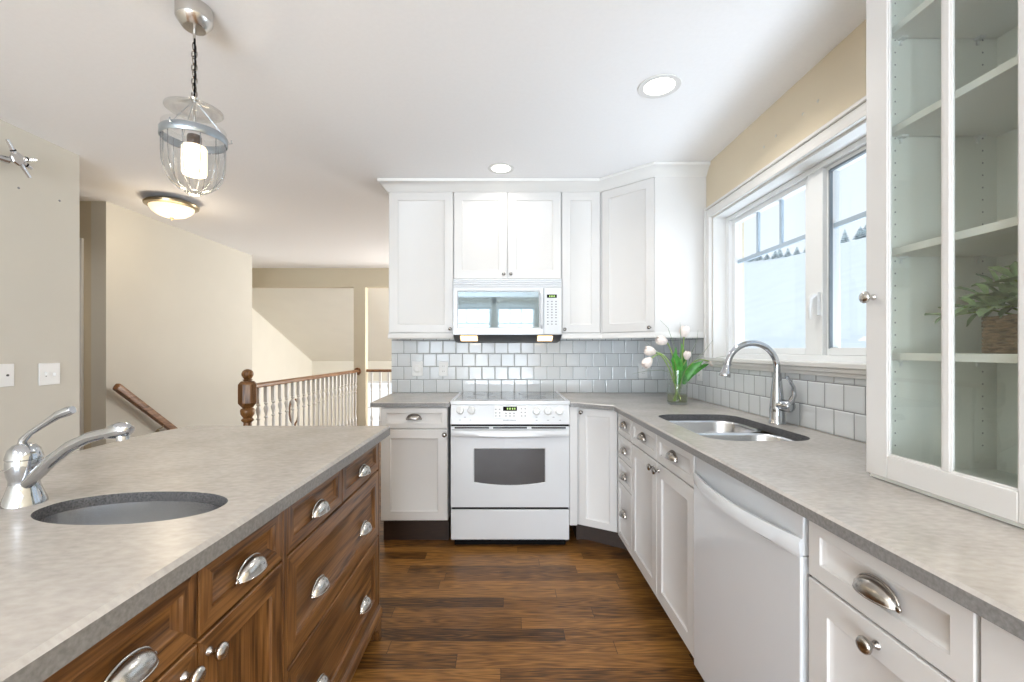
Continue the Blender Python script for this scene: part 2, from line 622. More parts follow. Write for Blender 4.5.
# ------------------------------------------------------------------ the setting
H = 2.44
XR, YB, XL = 1.30, 3.48, -2.61
b = B()
b.box(-4.4, 1.5, -4.2, 3.75, -0.12, 0)
b.box(-2.2, 1.5, 3.75, 6.6, -0.12, 0)
b.box(-4.4, -3.2, 3.75, 6.6, -0.12, 0)
structure(b.obj('floor', M_floor, at=(0, 0, 0)), 'stained oak plank floor', 'floor')
structure(B().box(-4.3, 1.5, 6.6, 9.7, -1.6, -1.5).obj('floor_foyer', M_floor, at=(0, 8, -1.5)), 'lower foyer floor', 'floor')
structure(B().box(-4.4, 1.5, -4.2, 6.6, H, H + 0.1).obj('ceiling', M_ceil, at=(0, 0, H)), 'white textured kitchen ceiling', 'ceiling')
b = B()
v0 = [(-4.3, 6.6, 2.2), (1.5, 6.6, 2.2), (1.5, 9.62, 0.955), (-4.3, 9.62, 0.955)]
lo = [b.bm.verts.new(p) for p in v0]
hi = [b.bm.verts.new((p[0], p[1], p[2] + 0.1)) for p in v0]
b.face(lo); b.face(hi)
for i in range(4):
    b.face([lo[i], lo[(i + 1) % 4], hi[(i + 1) % 4], hi[i]])
structure(b.obj('ceiling_foyer', M_cream), 'sloping cream ceiling over the stairwell', 'ceiling')

# right wall with the window opening
WY0, WY1, WZ0, WZ1 = 1.235, 2.79, 1.195, 2.08
b = B()
b.box(XR, XR + 0.2, -4.2, WY0, 0, H)
b.box(XR, XR + 0.2, WY1, YB + 0.12, 0, H)
b.box(XR, XR + 0.2, WY0, WY1, 0, WZ0)
b.box(XR, XR + 0.2, WY0, WY1, WZ1, H)
structure(b.obj('wall_right', mat('right_wall_tan', (0.70, 0.61, 0.46), 0.75, vary=0.015, scale=3)), 'beige wall around the sink window', 'wall')  # coloured tanner than the other kitchen walls
structure(B().box(-0.885, XR, YB, YB + 0.12, 0, H).obj('wall_back', M_wall), 'beige kitchen wall behind the range', 'wall')
structure(B().box(XL - 0.12, XL, -4.2, 2.73, 0, H).obj('wall_left', M_wall), 'beige wall at the left with switch plates', 'wall')
b = B()
b.box(-3.32, -3.2, 3.57, 5.63, -1.5, H)
b.box(-4.12, -3.32, 5.51, 5.63, -1.5, H)
structure(b.obj('wall_stair', M_wall), 'tall beige wall beside the stairwell', 'wall')
b = B()
b.box(-4.4, -4.22, 3.57, 3.67, 0, H)
b.box(-4.22, -3.43, 3.57, 3.67, 2.1, H)
b.box(-3.43, -3.32, 3.57, 3.67, 0, H)
structure(b.obj('wall_hall', M_header), 'shaded hall wall with a door opening', 'wall')
b = B()
b.box(-4.3, 1.5, 6.5, 6.62, 2.162, H)
b.box(-2.21, -2.04, 6.5, 6.62, 0, 2.162)
structure(b.obj('wall_far', M_header), 'tan header and post at the far end of the hall', 'wall')
b = B()
b.box(-4.3, -2.98, 9.5, 9.62, -1.5, 1.1); b.box(-2.32, 1.5, 9.5, 9.62, -1.5, 1.1); b.box(-2.98, -2.32, 9.5, 9.62, -1.5, -0.6); b.box(-2.98, -2.32, 9.5, 9.62, 0.58, 1.1)
w = sroot('window_5', (-2.65, 9.5, -0.6), 'bright foyer window behind the far spindles', 'window')
f = B(); f.box(-2.98, -2.94, 9.48, 9.58, -0.6, 0.58); f.box(-2.36, -2.32, 9.48, 9.58, -0.6, 0.58); f.box(-2.94, -2.36, 9.48, 9.58, -0.6, -0.55); f.box(-2.94, -2.36, 9.48, 9.58, 0.54, 0.58); f.box(-2.94, -2.36, 9.5, 9.53, 0.0, 0.03)
f.obj('window_frame', M_vinyl, w)
structure(b.obj('wall_foyer', M_cream), 'cream far wall of the foyer', 'wall')
structure(B().box(-4.24, -4.12, 5.63, 9.6, -1.5, 2.3).obj('wall_foyer_left', M_cream), 'cream left wall of the foyer', 'wall')
structure(B().box(1.5, 1.6, 3.4, 9.7, -1.5, H).obj('wall_foyer_right', M_cream), 'wall at the right of the foyer', 'wall')
b = B()
b.box(-4.5, -4.4, -4.2, 3.67, 0, H)
structure(b.obj('wall_hall_left', M_wall), 'outer wall of the hall', 'wall')
# rear wall, its three windows lengthened towards the floor to add light
b = B()
xs = [-4.5, -2.2, -1.3, -1.2, -0.3, -0.2, 0.7, 1.5]
b.box(-4.5, -2.2, -4.2, -4.0, 0, H); b.box(-1.3, -1.2, -4.2, -4.0, 0, H); b.box(-0.3, -0.2, -4.2, -4.0, 0, H); b.box(0.7, 1.5, -4.2, -4.0, 0, H)
b.box(-2.2, 0.7, -4.2, -4.0, 0, 0.1); b.box(-2.2, 0.7, -4.2, -4.0, 2.3, H)
structure(b.obj('wall_rear', M_wall), 'beige rear wall with three windows', 'wall')
for k, xw in enumerate((-1.75, -0.75, 0.25)):
    w = sroot('window_%d' % (k + 2), (xw, -4.0, 0.1), 'rear wall window lengthened to add light', 'window')
    f = B()
    f.box(xw - 0.45, xw - 0.39, -4.1, -3.99, 0.1, 2.3); f.box(xw + 0.39, xw + 0.45, -4.1, -3.99, 0.1, 2.3)
    f.box(xw - 0.39, xw + 0.39, -4.1, -3.99, 0.1, 0.18); f.box(xw - 0.39, xw + 0.39, -4.1, -3.99, 2.24, 2.3)
    f.obj('window_frame', M_vinyl, w)
    g = B()
    g.box(xw - 0.39, xw + 0.39, -4.03, -4.01, 1.83, 1.86)
    g.box(xw - 0.14, xw - 0.12, -4.03, -4.01, 1.86, 2.24); g.box(xw + 0.12, xw + 0.14, -4.03, -4.01, 1.86, 2.24)
    g.obj('muntin', M_vinyl, w)

# stairs going down beside the left railing
b = B()
for k in range(8):
    b.box(-3.2, -2.2, 3.75 + 0.26 * k, 3.75 + 0.26 * (k + 1), -1.5, -0.18 * (k + 1))
structure(b.obj('stairs', M_floor), 'stairs going down beside the railing', 'stairs')

# backsplash tiles (thin layer of tile on the walls)
structure(B().box(-0.885, XR - 0.008, YB - 0.008, YB, 0.915, 1.372).obj('backsplash_back', M_tile_back), 'white square tile backsplash behind the range', 'backsplash')
b = B()
b.box(XR - 0.008, XR, 2.865, YB - 0.008, 0.915, 1.372)
b.box(XR - 0.008, XR, 0.3, 2.865, 0.915, 1.143)
structure(b.obj('backsplash_right', M_tile_right), 'white square tile backsplash below the window', 'backsplash')

# hall door casing seen beyond the left wall
dr = sroot('door_1', (-3.8, 3.6, 0), 'white hall door beyond the left wall', 'door')
b = B()
b.box(-3.43, -3.375, 3.55, 3.569, 0, 2.14); b.box(-4.27, -4.215, 3.55, 3.569, 0, 2.14); b.box(-4.215, -3.43, 3.55, 3.569, 2.085, 2.14)
b.obj('door_frame', M_trim, dr, bevel=0.004)
d = B()
d.box(-4.2, -3.435, 3.60, 3.64, 0.01, 2.08)
for (z0, z1) in ((0.2, 0.95), (1.1, 1.95)):
    for (x0, x1) in ((-4.1, -3.86), (-3.77, -3.53)):
        d.box(x0, x1, 3.592, 3.60, z0, z1)
d.obj('door_leaf', M_trim, dr, bevel=0.004)

# ------------------------------------------------------------------ sink window
win = sroot('window_1', (XR, 2.0, 1.15), 'white double casement window over the sink', 'window')
b = B()
cw = 0.07
for (p0, p1, pr) in ((0.022, 0.055, 0.014), (0.0, 0.022, 0.022), (0.055, 0.07, 0.024)):
    # profiled flat casing made of stepped bands, p measured out from the opening
    y0, y1, z1 = WY0 - p0, WY1 + p0, WZ1 + p0
    y0b, y1b, z1b = WY0 - p1, WY1 + p1, WZ1 + p1
    b.box(XR - pr, XR, y1, y1b, WZ0 - 0.02, z1b)
    b.box(XR - pr, XR, y0b, y0, WZ0 - 0.02, z1b)
    b.box(XR - pr, XR, y0, y1, z1, z1b)
b.obj('casing', M_trim, win, bevel=0.003)
b = B()
b.box(XR - 0.036, XR + 0.1, WY0 - 0.06, WY1 + 0.075, 1.178, 1.1985)
b.box(XR - 0.028, XR, WY0 - 0.05, WY1 + 0.07, 1.160, 1.178)
b.box(XR - 0.018, XR, WY0 - 0.05, WY1 + 0.07, 1.143, 1.160)
b.obj('sill', M_trim, win, bevel=0.003)
b = B()
t = 0.012
b.box(XR, XR + 0.1, WY1 - t, WY1, WZ0, WZ1); b.box(XR, XR + 0.1, WY0, WY0 + t, WZ0, WZ1)
b.box(XR, XR + 0.1, WY0 + t, WY1 - t, WZ1 - t, WZ1)
b.obj('jamb', M_trim, win)
GX = XR + 0.11
b = B()
FY0, FY1 = WY0 + t, WY1 - t
b.box(GX - 0.03, GX + 0.05, FY1 - 0.035, FY1, WZ0, WZ1 - t)
b.box(GX - 0.03, GX + 0.05, FY0, FY0 + 0.035, WZ0, WZ1 - t)
b.box(GX - 0.03, GX + 0.05, FY0 + 0.035, FY1 - 0.035, WZ1 - t - 0.025, WZ1 - t)
b.box(GX - 0.03, GX + 0.05, FY0 + 0.035, FY1 - 0.035, WZ0, WZ0 + 0.03)
b.box(GX - 0.03, GX + 0.05, 1.935, 2.03, WZ0 + 0.03, WZ1 - t - 0.025)
b.obj('window_frame', M_vinyl, win, bevel=0.003)
def sash(y0, y1, gy0, gy1, gz0, gz1, muntins, dark):
    z0, z1 = WZ0 + 0.03, WZ1 - t - 0.025
    s = B()
    s.box(GX - 0.012, GX + 0.03, y0, gy0, z0, z1); s.box(GX - 0.012, GX + 0.03, gy1, y1, z0, z1)
    s.box(GX - 0.012, GX + 0.03, gy0, gy1, z0, gz0); s.box(GX - 0.012, GX + 0.03, gy0, gy1, gz1, z1)
    so = s.obj('sash', M_vinyl, win, bevel=0.003)
    if dark:
        g = B()
        g.box(GX - 0.013, GX + 0.0, gy1 - 0.001, gy1 + 0.007, gz0 - 0.004, gz1 + 0.006)
        g.box(GX - 0.013, GX + 0.0, gy0, gy1, gz1 - 0.001, gz1 + 0.008)
        g.obj('gasket', mat('grey_gasket', (0.2, 0.23, 0.26), 0.5), so)
    mz = 1.782
    m = B()
    m.box(GX + 0.004, GX + 0.016, gy0, gy1, mz - 0.011, mz + 0.011)
    for q in muntins:
        m.box(GX + 0.004, GX + 0.016, q - 0.009, q + 0.009, mz + 0.011, gz1)
    m.obj('muntin', mat('grey_muntin', (0.42, 0.52, 0.62), 0.4), so)
    p = B(); p.box(GX + 0.008, GX + 0.012, gy0, gy1, gz0, gz1); p.obj('pane', M_pane, so)
sash(2.03, FY1 - 0.035, 2.073, 2.705, 1.258, 2.018, (2.495, 2.285), False)
sash(FY0 + 0.035, 1.935, 1.29, 1.915, 1.258, 2.018, (1.50, 1.705), True)
b = B()
hy = 1.958
b.box(GX - 0.045, GX - 0.03, hy - 0.014, hy + 0.014, 1.40, 1.50)
b.tube([(GX - 0.05, hy - 0.004, 1.492), (GX - 0.068, hy, 1.475), (GX - 0.066, hy + 0.010, 1.43), (GX - 0.058, hy + 0.018, 1.385)], [0.011, 0.011, 0.009, 0.007], 8)
b.obj('window_latch', M_plastic, win)

# ------------------------------------------------------------------ cabinet hardware and fronts
def front(x0, x1, z0, z1, mats, parent, name='door', fw=0.058, rec=0.010, y=0.0, th=0.02, bev=0.012, local=True):
    """frame-and-panel front in the unit's own frame; faces -y"""
    b = B()
    def ring(dx, yy):
        return [b.bm.verts.new(p) for p in ((x0 + dx, yy, z0 + dx), (x1 - dx, yy, z0 + dx), (x1 - dx, yy, z1 - dx), (x0 + dx, yy, z1 - dx))]
    yf = y - th
    r0, r1 = ring(0, y), ring(0, yf + 0.002)
    r1b = ring(0.002, yf)
    r2 = ring(fw, yf)
    r3, r4 = ring(fw + 0.002, yf + rec * 0.45), ring(fw + bev, yf + rec)
    b.face(r0[::-1])
    for p, q in ((r0, r1), (r1, r1b), (r1b, r2), (r2, r3), (r3, r4)):
        for i in range(4):
            f = b.face([p[i], p[(i + 1) % 4], q[(i + 1) % 4], q[i]])
            # vertical members take the vertical-grain material when two are given
            if len(mats) > 1 and i in (1, 3): f.material_index = 1
    f = b.face(r4)
    if len(mats) > 2: f.material_index = 2
    return b.obj(name, mats, parent, local=local)


def cup_pull(parent, x, z, y=-0.02, a=0.045, h=0.032, d=0.026, m=None, name='handle'):
    b = B()
    nT, nP = 18, 8
    def pt(th, ph, k=1.0):
        return V(x + a * k * math.cos(th), y - d * k * math.sin(th) ** 0.8 * math.sin(ph) - 0.001, z - 0.012 + h * k * math.sin(th) ** 0.85 * math.cos(ph))
    for k, flip in ((1.0, 0), (0.93, 1)):
        g = [[b.bm.verts.new(pt(0.04 + (PI - 0.08) * i / nT, PI / 2 * j / nP, k)) for j in range(nP + 1)] for i in range(nT + 1)]
        for i in range(nT):
            for j in range(nP):
                b.face([g[i][j], g[i + 1][j], g[i + 1][j + 1], g[i][j + 1]], smooth=True)
        if not flip: g0 = g
    for i in range(nT):
        b.face([g0[i][nP], g0[i + 1][nP], g[i + 1][nP], g[i][nP]])
    bmesh.ops.recalc_face_normals(b.bm, faces=b.bm.faces)
    # rolled lip and end lugs
    b.tube([pt(0.06 + (PI - 0.12) * i / 16, PI / 2, 0.98) for i in range(17)], 0.0018, 6)
    b.tube([pt(0.06 + (PI - 0.12) * i / 16, 0, 1.02) + V(0, -0.0005, 0) for i in range(17)], 0.0022, 6)
    for s in (-1, 1):
        b.ball((x + s * (a + 0.001), y - 0.003, z - 0.010), 0.006, 0.004, 0.007, 10)
    return b.obj(name, m or M_nickel, parent, local=True, angle=60)


def knob(parent, x, z, y=-0.02, r=0.0155, m=None):
    b = B()
    b.lathe([(r * 0.55, 0), (r * 0.5, 0.003), (r * 0.33, 0.006), (r * 0.35, 0.014), (r * 0.8, 0.018), (r, 0.022), (r, 0.026), (r * 0.8, 0.030), (r * 0.3, 0.032)], (x, y, z), 18, '-y')
    return b.obj('knob', m or M_nickel, parent, local=True, angle=60)


KM = [M_cab]
FR = 2.863      # carcass front of the back run (its fronts stand 0.02 proud)
TOE = 0.125
CT0, CT1 = 0.885, 0.915


def carcass(parent, w, depth, z0, z1, m=M_cab, name='body'):
    b = B()
    b.box(0.001, w - 0.001, 0.0, depth, z0, z1)
    return b.obj(name, m, parent, local=True)


def toe(parent, w, depth, m=M_toe, rec=0.06):
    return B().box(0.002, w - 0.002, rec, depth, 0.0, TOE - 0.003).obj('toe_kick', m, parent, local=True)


# --- left base cabinet beside the range
t_ = thing('base_cabinet', 'white base cabinet with one drawer left of the range', 'cabinet', (-0.80, FR, 0))
carcass(t_, 0.434, YB - FR, 0.152, CT0); toe(t_, 0.434, YB - FR)
o = front(0.008, 0.431, 0.746, 0.876, KM, t_, 'drawer', 0.032)
cup_pull(o, 0.218, 0.818, m=M_pewter)
o = front(0.008, 0.431, 0.157, 0.740, KM, t_, 'door')
knob(o, 0.415, 0.708, m=M_pewter)

# filler beside range
tag(B().box(0.414, 0.462, FR - 0.015, YB, TOE - 0.0, CT0).obj('filler_panel', M_cab), 'narrow white filler strip right of the range', 'panel')

# --- corner base cabinet (diagonal door)
P0, P1 = V(0.469, 2.845, 0), V(0.687, 2.715, 0)
d = (P1 - P0)
wdiag = d.length
rz = math.atan2(d.y, d.x)
nrm = V(math.sin(rz), -math.cos(rz), 0)
org = P0 - nrm * 0.02
t_ = thing('corner_base_cabinet', 'white diagonal corner base cabinet between range and sink run', 'cabinet', org, rz)
q1 = P1 - nrm * 0.02
b = B().prism([(0.466, 2.866), (org.x, org.y), (q1.x, q1.y), (0.71, 2.712), (XR - 0.01, 2.712), (XR - 0.01, YB - 0.01), (0.466, YB - 0.01)], TOE, CT0)
b.obj('body', M_cab, t_)
b = B().prism([(0.47, 2.93), (0.53, 2.93), (0.76, 2.78), (XR - 0.01, 2.72), (XR - 0.01, YB - 0.01), (0.47, YB - 0.01)], 0, TOE - 0.003)
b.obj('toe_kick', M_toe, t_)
o = front(0.004, wdiag - 0.004, 0.132, 0.876, KM, t_, 'door', 0.045)
knob(o, 0.024, 0.852, m=M_pewter, r=0.013)

# --- right run (faces -x): local x runs towards the viewer
XF = 0.707      # carcass front; fronts at 0.687
def run_unit(name, label, y_far, y_near, z0=TOE, cat='cabinet'):
    t = thing(name, label, cat, (XF, y_far, 0), -PI / 2)
    w = y_far - y_near
    return t, w

t_, w = run_unit('drawer_cabinet', 'narrow white cabinet with a stack of four drawers beside the corner', 2.71, 2.418)
carcass(t_, w, XR - XF - 0.01, TOE, CT0); toe(t_, w, XR - XF - 0.012)
for z0, z1, zc in ((0.746, 0.876, 0.815), (0.606, 0.742, 0.668), (0.460, 0.602, 0.520), (0.125, 0.456, 0.305)):
    o = front(0.006, w - 0.003, z0, z1, KM, t_, 'drawer', 0.032)
    cup_pull(o, w / 2, zc, m=M_cup)

t_, w = run_unit('sink_cabinet', 'white two-door cabinet with two false drawers under the double sink', 2.418, 1.616)
b = B(); b.box(0.001, w - 0.001, 0.0, 0.03, TOE, CT0); b.box(0.001, 0.02, 0.03, XR - XF - 0.012, TOE, CT0); b.box(w - 0.02, w - 0.001, 0.03, XR - XF - 0.012, TOE, CT0); b.box(0.02, w - 0.02, 0.03, XR - XF - 0.012, TOE, TOE + 0.02)
b.obj('body', M_cab, t_, local=True)
toe(t_, w, XR - XF - 0.012)
hw = w / 2
for k in (0, 1):
    o = front(0.004 + k * hw, hw - 0.002 + k * hw, 0.746, 0.876, KM, t_, 'drawer', 0.036)
    cup_pull(o, hw / 2 + k * hw, 0.816, m=M_cup)
    o = front(0.004 + k * hw, hw - 0.002 + k * hw, 0.125, 0.740, KM, t_, 'door')
    knob(o, hw - 0.035 if k == 0 else hw + 0.030, 0.708, m=M_pewter)

t_, w = run_unit('drawer_cabinet', 'white base cabinet with one drawer right of the dishwasher', 1.012, 0.648)
carcass(t_, w, XR - XF - 0.01, TOE, CT0); toe(t_, w, XR - XF - 0.012)
o = front(0.004, w - 0.003, 0.742, 0.876, KM, t_, 'drawer', 0.036)
cup_pull(o, w / 2 + 0.010, 0.808, m=M_cup)
o = front(0.004, w - 0.003, 0.125, 0.736, KM, t_, 'door')
knob(o, w / 2 + 0.008, 0.704, m=M_cup)
t_, w = run_unit('base_cabinet', 'white base cabinet nearest the viewer at the lower right', 0.648, 0.25)
carcass(t_, w, XR - XF - 0.01, TOE, CT0); toe(t_, w, XR - XF - 0.012)
front(0.004, w - 0.003, 0.125, 0.876, KM, t_, 'door')

# --- dishwasher
t_ = thing('dishwasher', 'white built-in dishwasher with bowed towel-bar handle', 'dishwasher', (0.687, 1.616, 0), -PI / 2)
w = 0.60
b = B(); b.box(0.004, w - 0.004, 0.02, 0.6, 0.1, 0.868)
b.obj('body', M_dark, t_, local=True)
b = B(); b.box(0.004, w - 0.012, -0.004, 0.02, 0.11, 0.770); b.obj('door', M_enamel, t_, local=True, bevel=0.004)
b = B(); b.box(0.004, w - 0.012, 0.002, 0.02, 0.772, 0.872); b.obj('control_strip', M_enamel, t_, local=True, bevel=0.003)
b = B()
nseg = 28
rings = []
for i in range(nseg + 1):
    u = i / nseg
    x = 0.006 + u * (w - 0.020)
    bow = 0.005 + 0.042 * math.sin(PI * u) ** 0.85
    rings.append([V(x, 0.002, 0.768), V(x, -bow * 0.6, 0.766), V(x, -bow, 0.775), V(x, -bow - 0.002, 0.802), V(x, -bow + 0.003, 0.812), V(x, -bow + 0.010, 0.812), V(x, -bow + 0.012, 0.800), V(x, 0.003, 0.786)])
b.loft(rings); b.obj('handle', M_enamel, t_, local=True, angle=40)
B().box(0.01, w - 0.01, 0.06, 0.5, 0.0, 0.1).obj('toe_kick', M_dark, t_, local=True)

# --- worktops
def offset_poly(poly, d):
    n = len(poly)
    out = []
    area2 = sum(poly[i][0] * poly[(i + 1) % n][1] - poly[(i + 1) % n][0] * poly[i][1] for i in range(n))
    s = 1 if area2 > 0 else -1
    for i in range(n):
        p0, p, p1 = Vector(poly[i - 1]), Vector(poly[i]), Vector(poly[(i + 1) % n])
        e0, e1 = (p - p0).normalized(), (p1 - p).normalized()
        n0, n1 = V(-e0.y, e0.x) * s, V(-e1.y, e1.x) * s
        o = n0 + n1
        o = o / max(0.3, o.length_squared / 2)
        out.append((p.x + o.x * d, p.y + o.y * d))
    return out


def slab(name, outer, holes, z0, z1, ch=0.006):
    b = B()
    bm = b.bm
    inner = offset_poly(outer, ch)
    def loop(poly, z):
        return [bm.verts.new((x, y, z)) for x, y in poly]
    def band(a, c, mi):
        n = len(a)
        for i in range(n):
            b.face([a[i], a[(i + 1) % n], c[(i + 1) % n], c[i]], mi=mi)
    def edges(lp):
        return [bm.edges.get((lp[i], lp[(i + 1) % len(lp)])) or bm.edges.new((lp[i], lp[(i + 1) % len(lp)])) for i in range(len(lp))]
    top, mid, bot = loop(inner, z1), loop(outer, z1 - ch), loop(outer, z0)
    band(top, mid, 0); band(mid, bot, 1)
    te, be = edges(top), edges(bot)
    for h in holes:
        ht, hb = loop(h, z1), loop(h, z0)
        band(ht, hb, 2)
        te += edges(ht); be += edges(hb)
    for es in (te, be):
        r = bmesh.ops.triangle_fill(bm, use_beauty=True, use_dissolve=False, edges=es)
        for g in r['geom']:
            if isinstance(g, bmesh.types.BMFace): g.material_index = 0
    return b.obj(name, [M_top, M_edge_shade, M_core], at=(outer[0][0], outer[0][1], z0))


def rrect(x0, x1, y0, y1, r, n=6):
    pts = []
    for cx, cy, a0 in ((x1 - r, y1 - r, 0), (x0 + r, y1 - r, 90), (x0 + r, y0 + r, 180), (x1 - r, y0 + r, 270)):
        for i in range(n + 1):
            a = math.radians(a0 + 90 * i / n)
            pts.append((cx + r * math.cos(a), cy + r * math.sin(a)))
    return pts


SX0, SX1, SY0, SY1 = 0.765, 1.165, 1.63, 2.30
sink_hole = rrect(SX0, SX1, SY0, SY1, 0.10, 8)
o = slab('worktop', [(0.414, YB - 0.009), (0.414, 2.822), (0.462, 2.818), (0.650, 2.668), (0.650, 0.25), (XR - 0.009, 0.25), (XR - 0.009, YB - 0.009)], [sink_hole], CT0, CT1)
tag(o, 'grey-brown laminate worktop running under the window to the range', 'countertop')
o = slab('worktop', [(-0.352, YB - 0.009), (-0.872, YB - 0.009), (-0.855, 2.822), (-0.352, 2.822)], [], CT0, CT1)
tag(o, 'short grey-brown laminate worktop left of the range', 'countertop')

# --- double sink
t_ = thing('kitchen_sink', 'stainless steel double bowl sink set under the window', 'sink', (0.965, 1.965, CT0))
def bowl(x0, x1, y0, y1, r, depth, ztop, parent):
    b = B()
    rings = []
    spec = [(-0.012, 0.0), (0.0, -0.001), (0.004, -0.010), (0.010, -depth * 0.75), (0.022, -depth * 0.93), (0.050, -depth), ]
    for dd, dz in spec:
        rings.append([V(x, y, ztop + dz) for x, y in rrect(x0 + dd, x1 - dd, y0 + dd, y1 - dd, max(0.015, r - dd), 7)])
    b.loft(rings, cap0=False, cap1=True)
    return b.obj('bowl', M_steel, parent, angle=70)
YD = 1.955
bowl(SX0 + 0.004, SX1 - 0.004, YD + 0.012, SY1 - 0.004, 0.095, 0.19, CT0 - 0.001, t_)
bowl(SX0 + 0.004, SX1 - 0.004, SY0 + 0.004, YD - 0.012, 0.095, 0.19, CT0 - 0.001, t_)
b = B()
b.box(SX0 + 0.05, SX1 - 0.05, YD - 0.013, YD + 0.013, CT0 - 0.03, CT0 - 0.003)
b.obj('divider', M_steel, t_, bevel=0.006, seg=3)
for yy in (YD + 0.165, YD - 0.165):
    b = B(); b.lathe([(0.001, 0.0), (0.04, 0.0), (0.042, 0.003), (0.030, 0.004), (0.028, -0.002), (0.001, -0.002)][::-1], (0.965, yy, CT0 - 0.190), 20)
    b.obj('drain', M_chrome, t_)

# --- kitchen faucet
fx, fy = 1.232, 2.015
t_ = thing('kitchen_faucet', 'tall chrome gooseneck faucet behind the double sink', 'faucet', (fx, fy, CT1))
b = B()
b.lathe([(0.034, 0), (0.034, 0.006), (0.030, 0.012), (0.031, 0.06), (0.029, 0.085), (0.025, 0.14), (0.018, 0.21), (0.0165, 0.23)], (fx, fy, CT1), 24)
b.obj('base', M_chrome, t_, angle=50)
cx, cz, R_ = fx - 0.113, 1.166, 0.113
pts = [V(fx, fy, 1.13)] + [V(cx + R_ * math.cos(a), fy, cz + R_ * math.sin(a)) for a in [PI * k / 20 for k in range(0, 20)]]
last = pts[-1]
b = B(); b.tube(pts, 0.0135, 14); b.obj('spout', M_chrome, t_, angle=60)
dirv = (pts[-1] - pts[-2]).normalized()
b = B()
b.tube([last - dirv * 0.004, last + dirv * 0.004], 0.0165, 14)
b.tube([last + dirv * 0.004, last + dirv * 0.022, last + dirv * 0.040, last + dirv * 0.054, last + dirv * 0.058], [0.0145, 0.0165, 0.022, 0.026, 0.024], 16)
b.obj('spray_head', M_chrome, t_, angle=50)
b = B()
hv = V(0.35, -0.94, 0).normalized()
c0 = V(fx, fy, CT1 + 0.085)
b.tube([c0, c0 + hv * 0.035, c0 + hv * 0.065, c0 + hv * 0.073], [0.025, 0.027, 0.027, 0.020], 18)
hub = c0 + hv * 0.06
b.tube([hub + V(0, 0, 0.01), hub + V(0.012, -0.012, 0.05), hub + V(0.008, -0.016, 0.085), hub + V(-0.012, -0.016, 0.118), hub + V(-0.022, -0.016, 0.130)], [0.012, 0.011, 0.008, 0.007, 0.008], 10)
b.obj('lever', M_chrome, t_, angle=60)

# ------------------------------------------------------------------ range
RX0, RX1 = -0.347, 0.411
RY = 2.816
t_ = thing('range', 'white slide-in electric range with glass cooktop and oven', 'oven range', ((RX0 + RX1) / 2, RY + 0.3, 0))
b = B(); b.box(RX0 + 0.003, RX1 - 0.003, RY + 0.035, YB - 0.012, 0.03, 0.919); b.box(RX0 + 0.02, RX0 + 0.06, RY + 0.1, RY + 0.14, 0, 0.03); b.box(RX1 - 0.06, RX1 - 0.02, RY + 0.1, RY + 0.14, 0, 0.03)
b.box(RX0 + 0.02, RX1 - 0.02, YB - 0.1, YB - 0.06, 0, 0.03)
b.obj('body', M_enamel, t_)
# cooktop frame and glass
b = B()
zt = 0.922
b.box(RX0, RX0 + 0.022, RY + 0.05, YB - 0.012, 0.905, zt + 0.003); b.box(RX1 - 0.022, RX1, RY + 0.05, YB - 0.012, 0.905, zt + 0.003)
b.box(RX0 + 0.022, RX1 - 0.022, RY + 0.02, RY + 0.09, 0.905, zt + 0.003)
b.box(RX0, RX1, RY + 0.0, RY + 0.05, 0.899, zt + 0.003)
b.obj('cooktop_frame', M_enamel, t_, bevel=0.004)
b = B(); b.box(RX0 + 0.022, RX1 - 0.022, RY + 0.09, YB - 0.012, 0.905, zt); ck = b.obj('cooktop', M_cooktop, t_)
for (px, py, pr) in ((-0.16, 3.06, 0.10), (0.20, 3.06, 0.08), (-0.16, 3.30, 0.075), (0.20, 3.30, 0.10)):
    b = B(); b.lathe([(pr, 0), (pr, 0.0008), (pr - 0.003, 0.0008), (pr - 0.003, 0)], (px, py, zt), 40, cap=False); b.obj('burner_ring', M_grey, ck)
# control panel, sloped
b = B()
prof = [(RY + 0.05, 0.899), (RY + 0.005, 0.899), (RY - 0.016, 0.778), (RY + 0.05, 0.778)]
b.loft([[V(RX0 + 0.003, y, z) for y, z in prof], [V(RX1 - 0.003, y, z) for y, z in prof]], smooth=False)
cp = b.obj('control_panel', M_enamel, t_, bevel=0.003)
sl = V(0, -0.021, -0.121).normalized()
pn = V(0, -0.121, 0.021).normalized()
def on_panel(u, v, out=0.0):
    """point on the sloped panel for a pixel"""
    x = (u - 505.0) / 158.5
    z = 1.25 + (349.5 - v) / 158.5
    y = RY + 0.005 - (0.899 - z) * (0.021 / 0.121)
    return V(x, y, z) + pn * out
def kn(u, v):
    c = on_panel(u, v)
    b = B()
    e1 = V(1, 0, 0); e2 = pn.cross(e1)
    rings = []
    for r, h in ((0.027, 0.0), (0.0275, 0.003), (0.023, 0.006), (0.021, 0.018), (0.019, 0.022), (0.004, 0.023)):
        rings.append([c + pn * h + (e1 * math.cos(2 * PI * k / 22) + e2 * math.sin(2 * PI * k / 22)) * r for k in range(22)])
    b.loft(rings)
    k = b.obj('knob', M_plastic, cp, angle=40)
    b = B()
    up = -sl
    a, z_ = c + pn * 0.022 - up * 0.019, c + pn * 0.022 + up * 0.019
    b.tube([a, z_], 0.005, 8); b.obj('pointer', M_plastic, k)
for u, v in ((460.3, 410.5), (471.5, 410.5), (536.5, 411.2), (547.8, 411.2), (559.5, 411.2)):
    kn(u, v)
def plate(u0, u1, v0, v1, out, m, name, parent):
    b = B()
    r0 = [on_panel(u0, v1, 0.0), on_panel(u1, v1, 0.0), on_panel(u1, v0, 0.0), on_panel(u0, v0, 0.0)]
    r1 = [p + pn * out for p in r0]
    b.loft([r0, r1], smooth=False)
    return b.obj(name, m, parent)
plate(494.5, 527.5, 405.8, 417.6, 0.0012, M_plastic, 'keypad', cp)
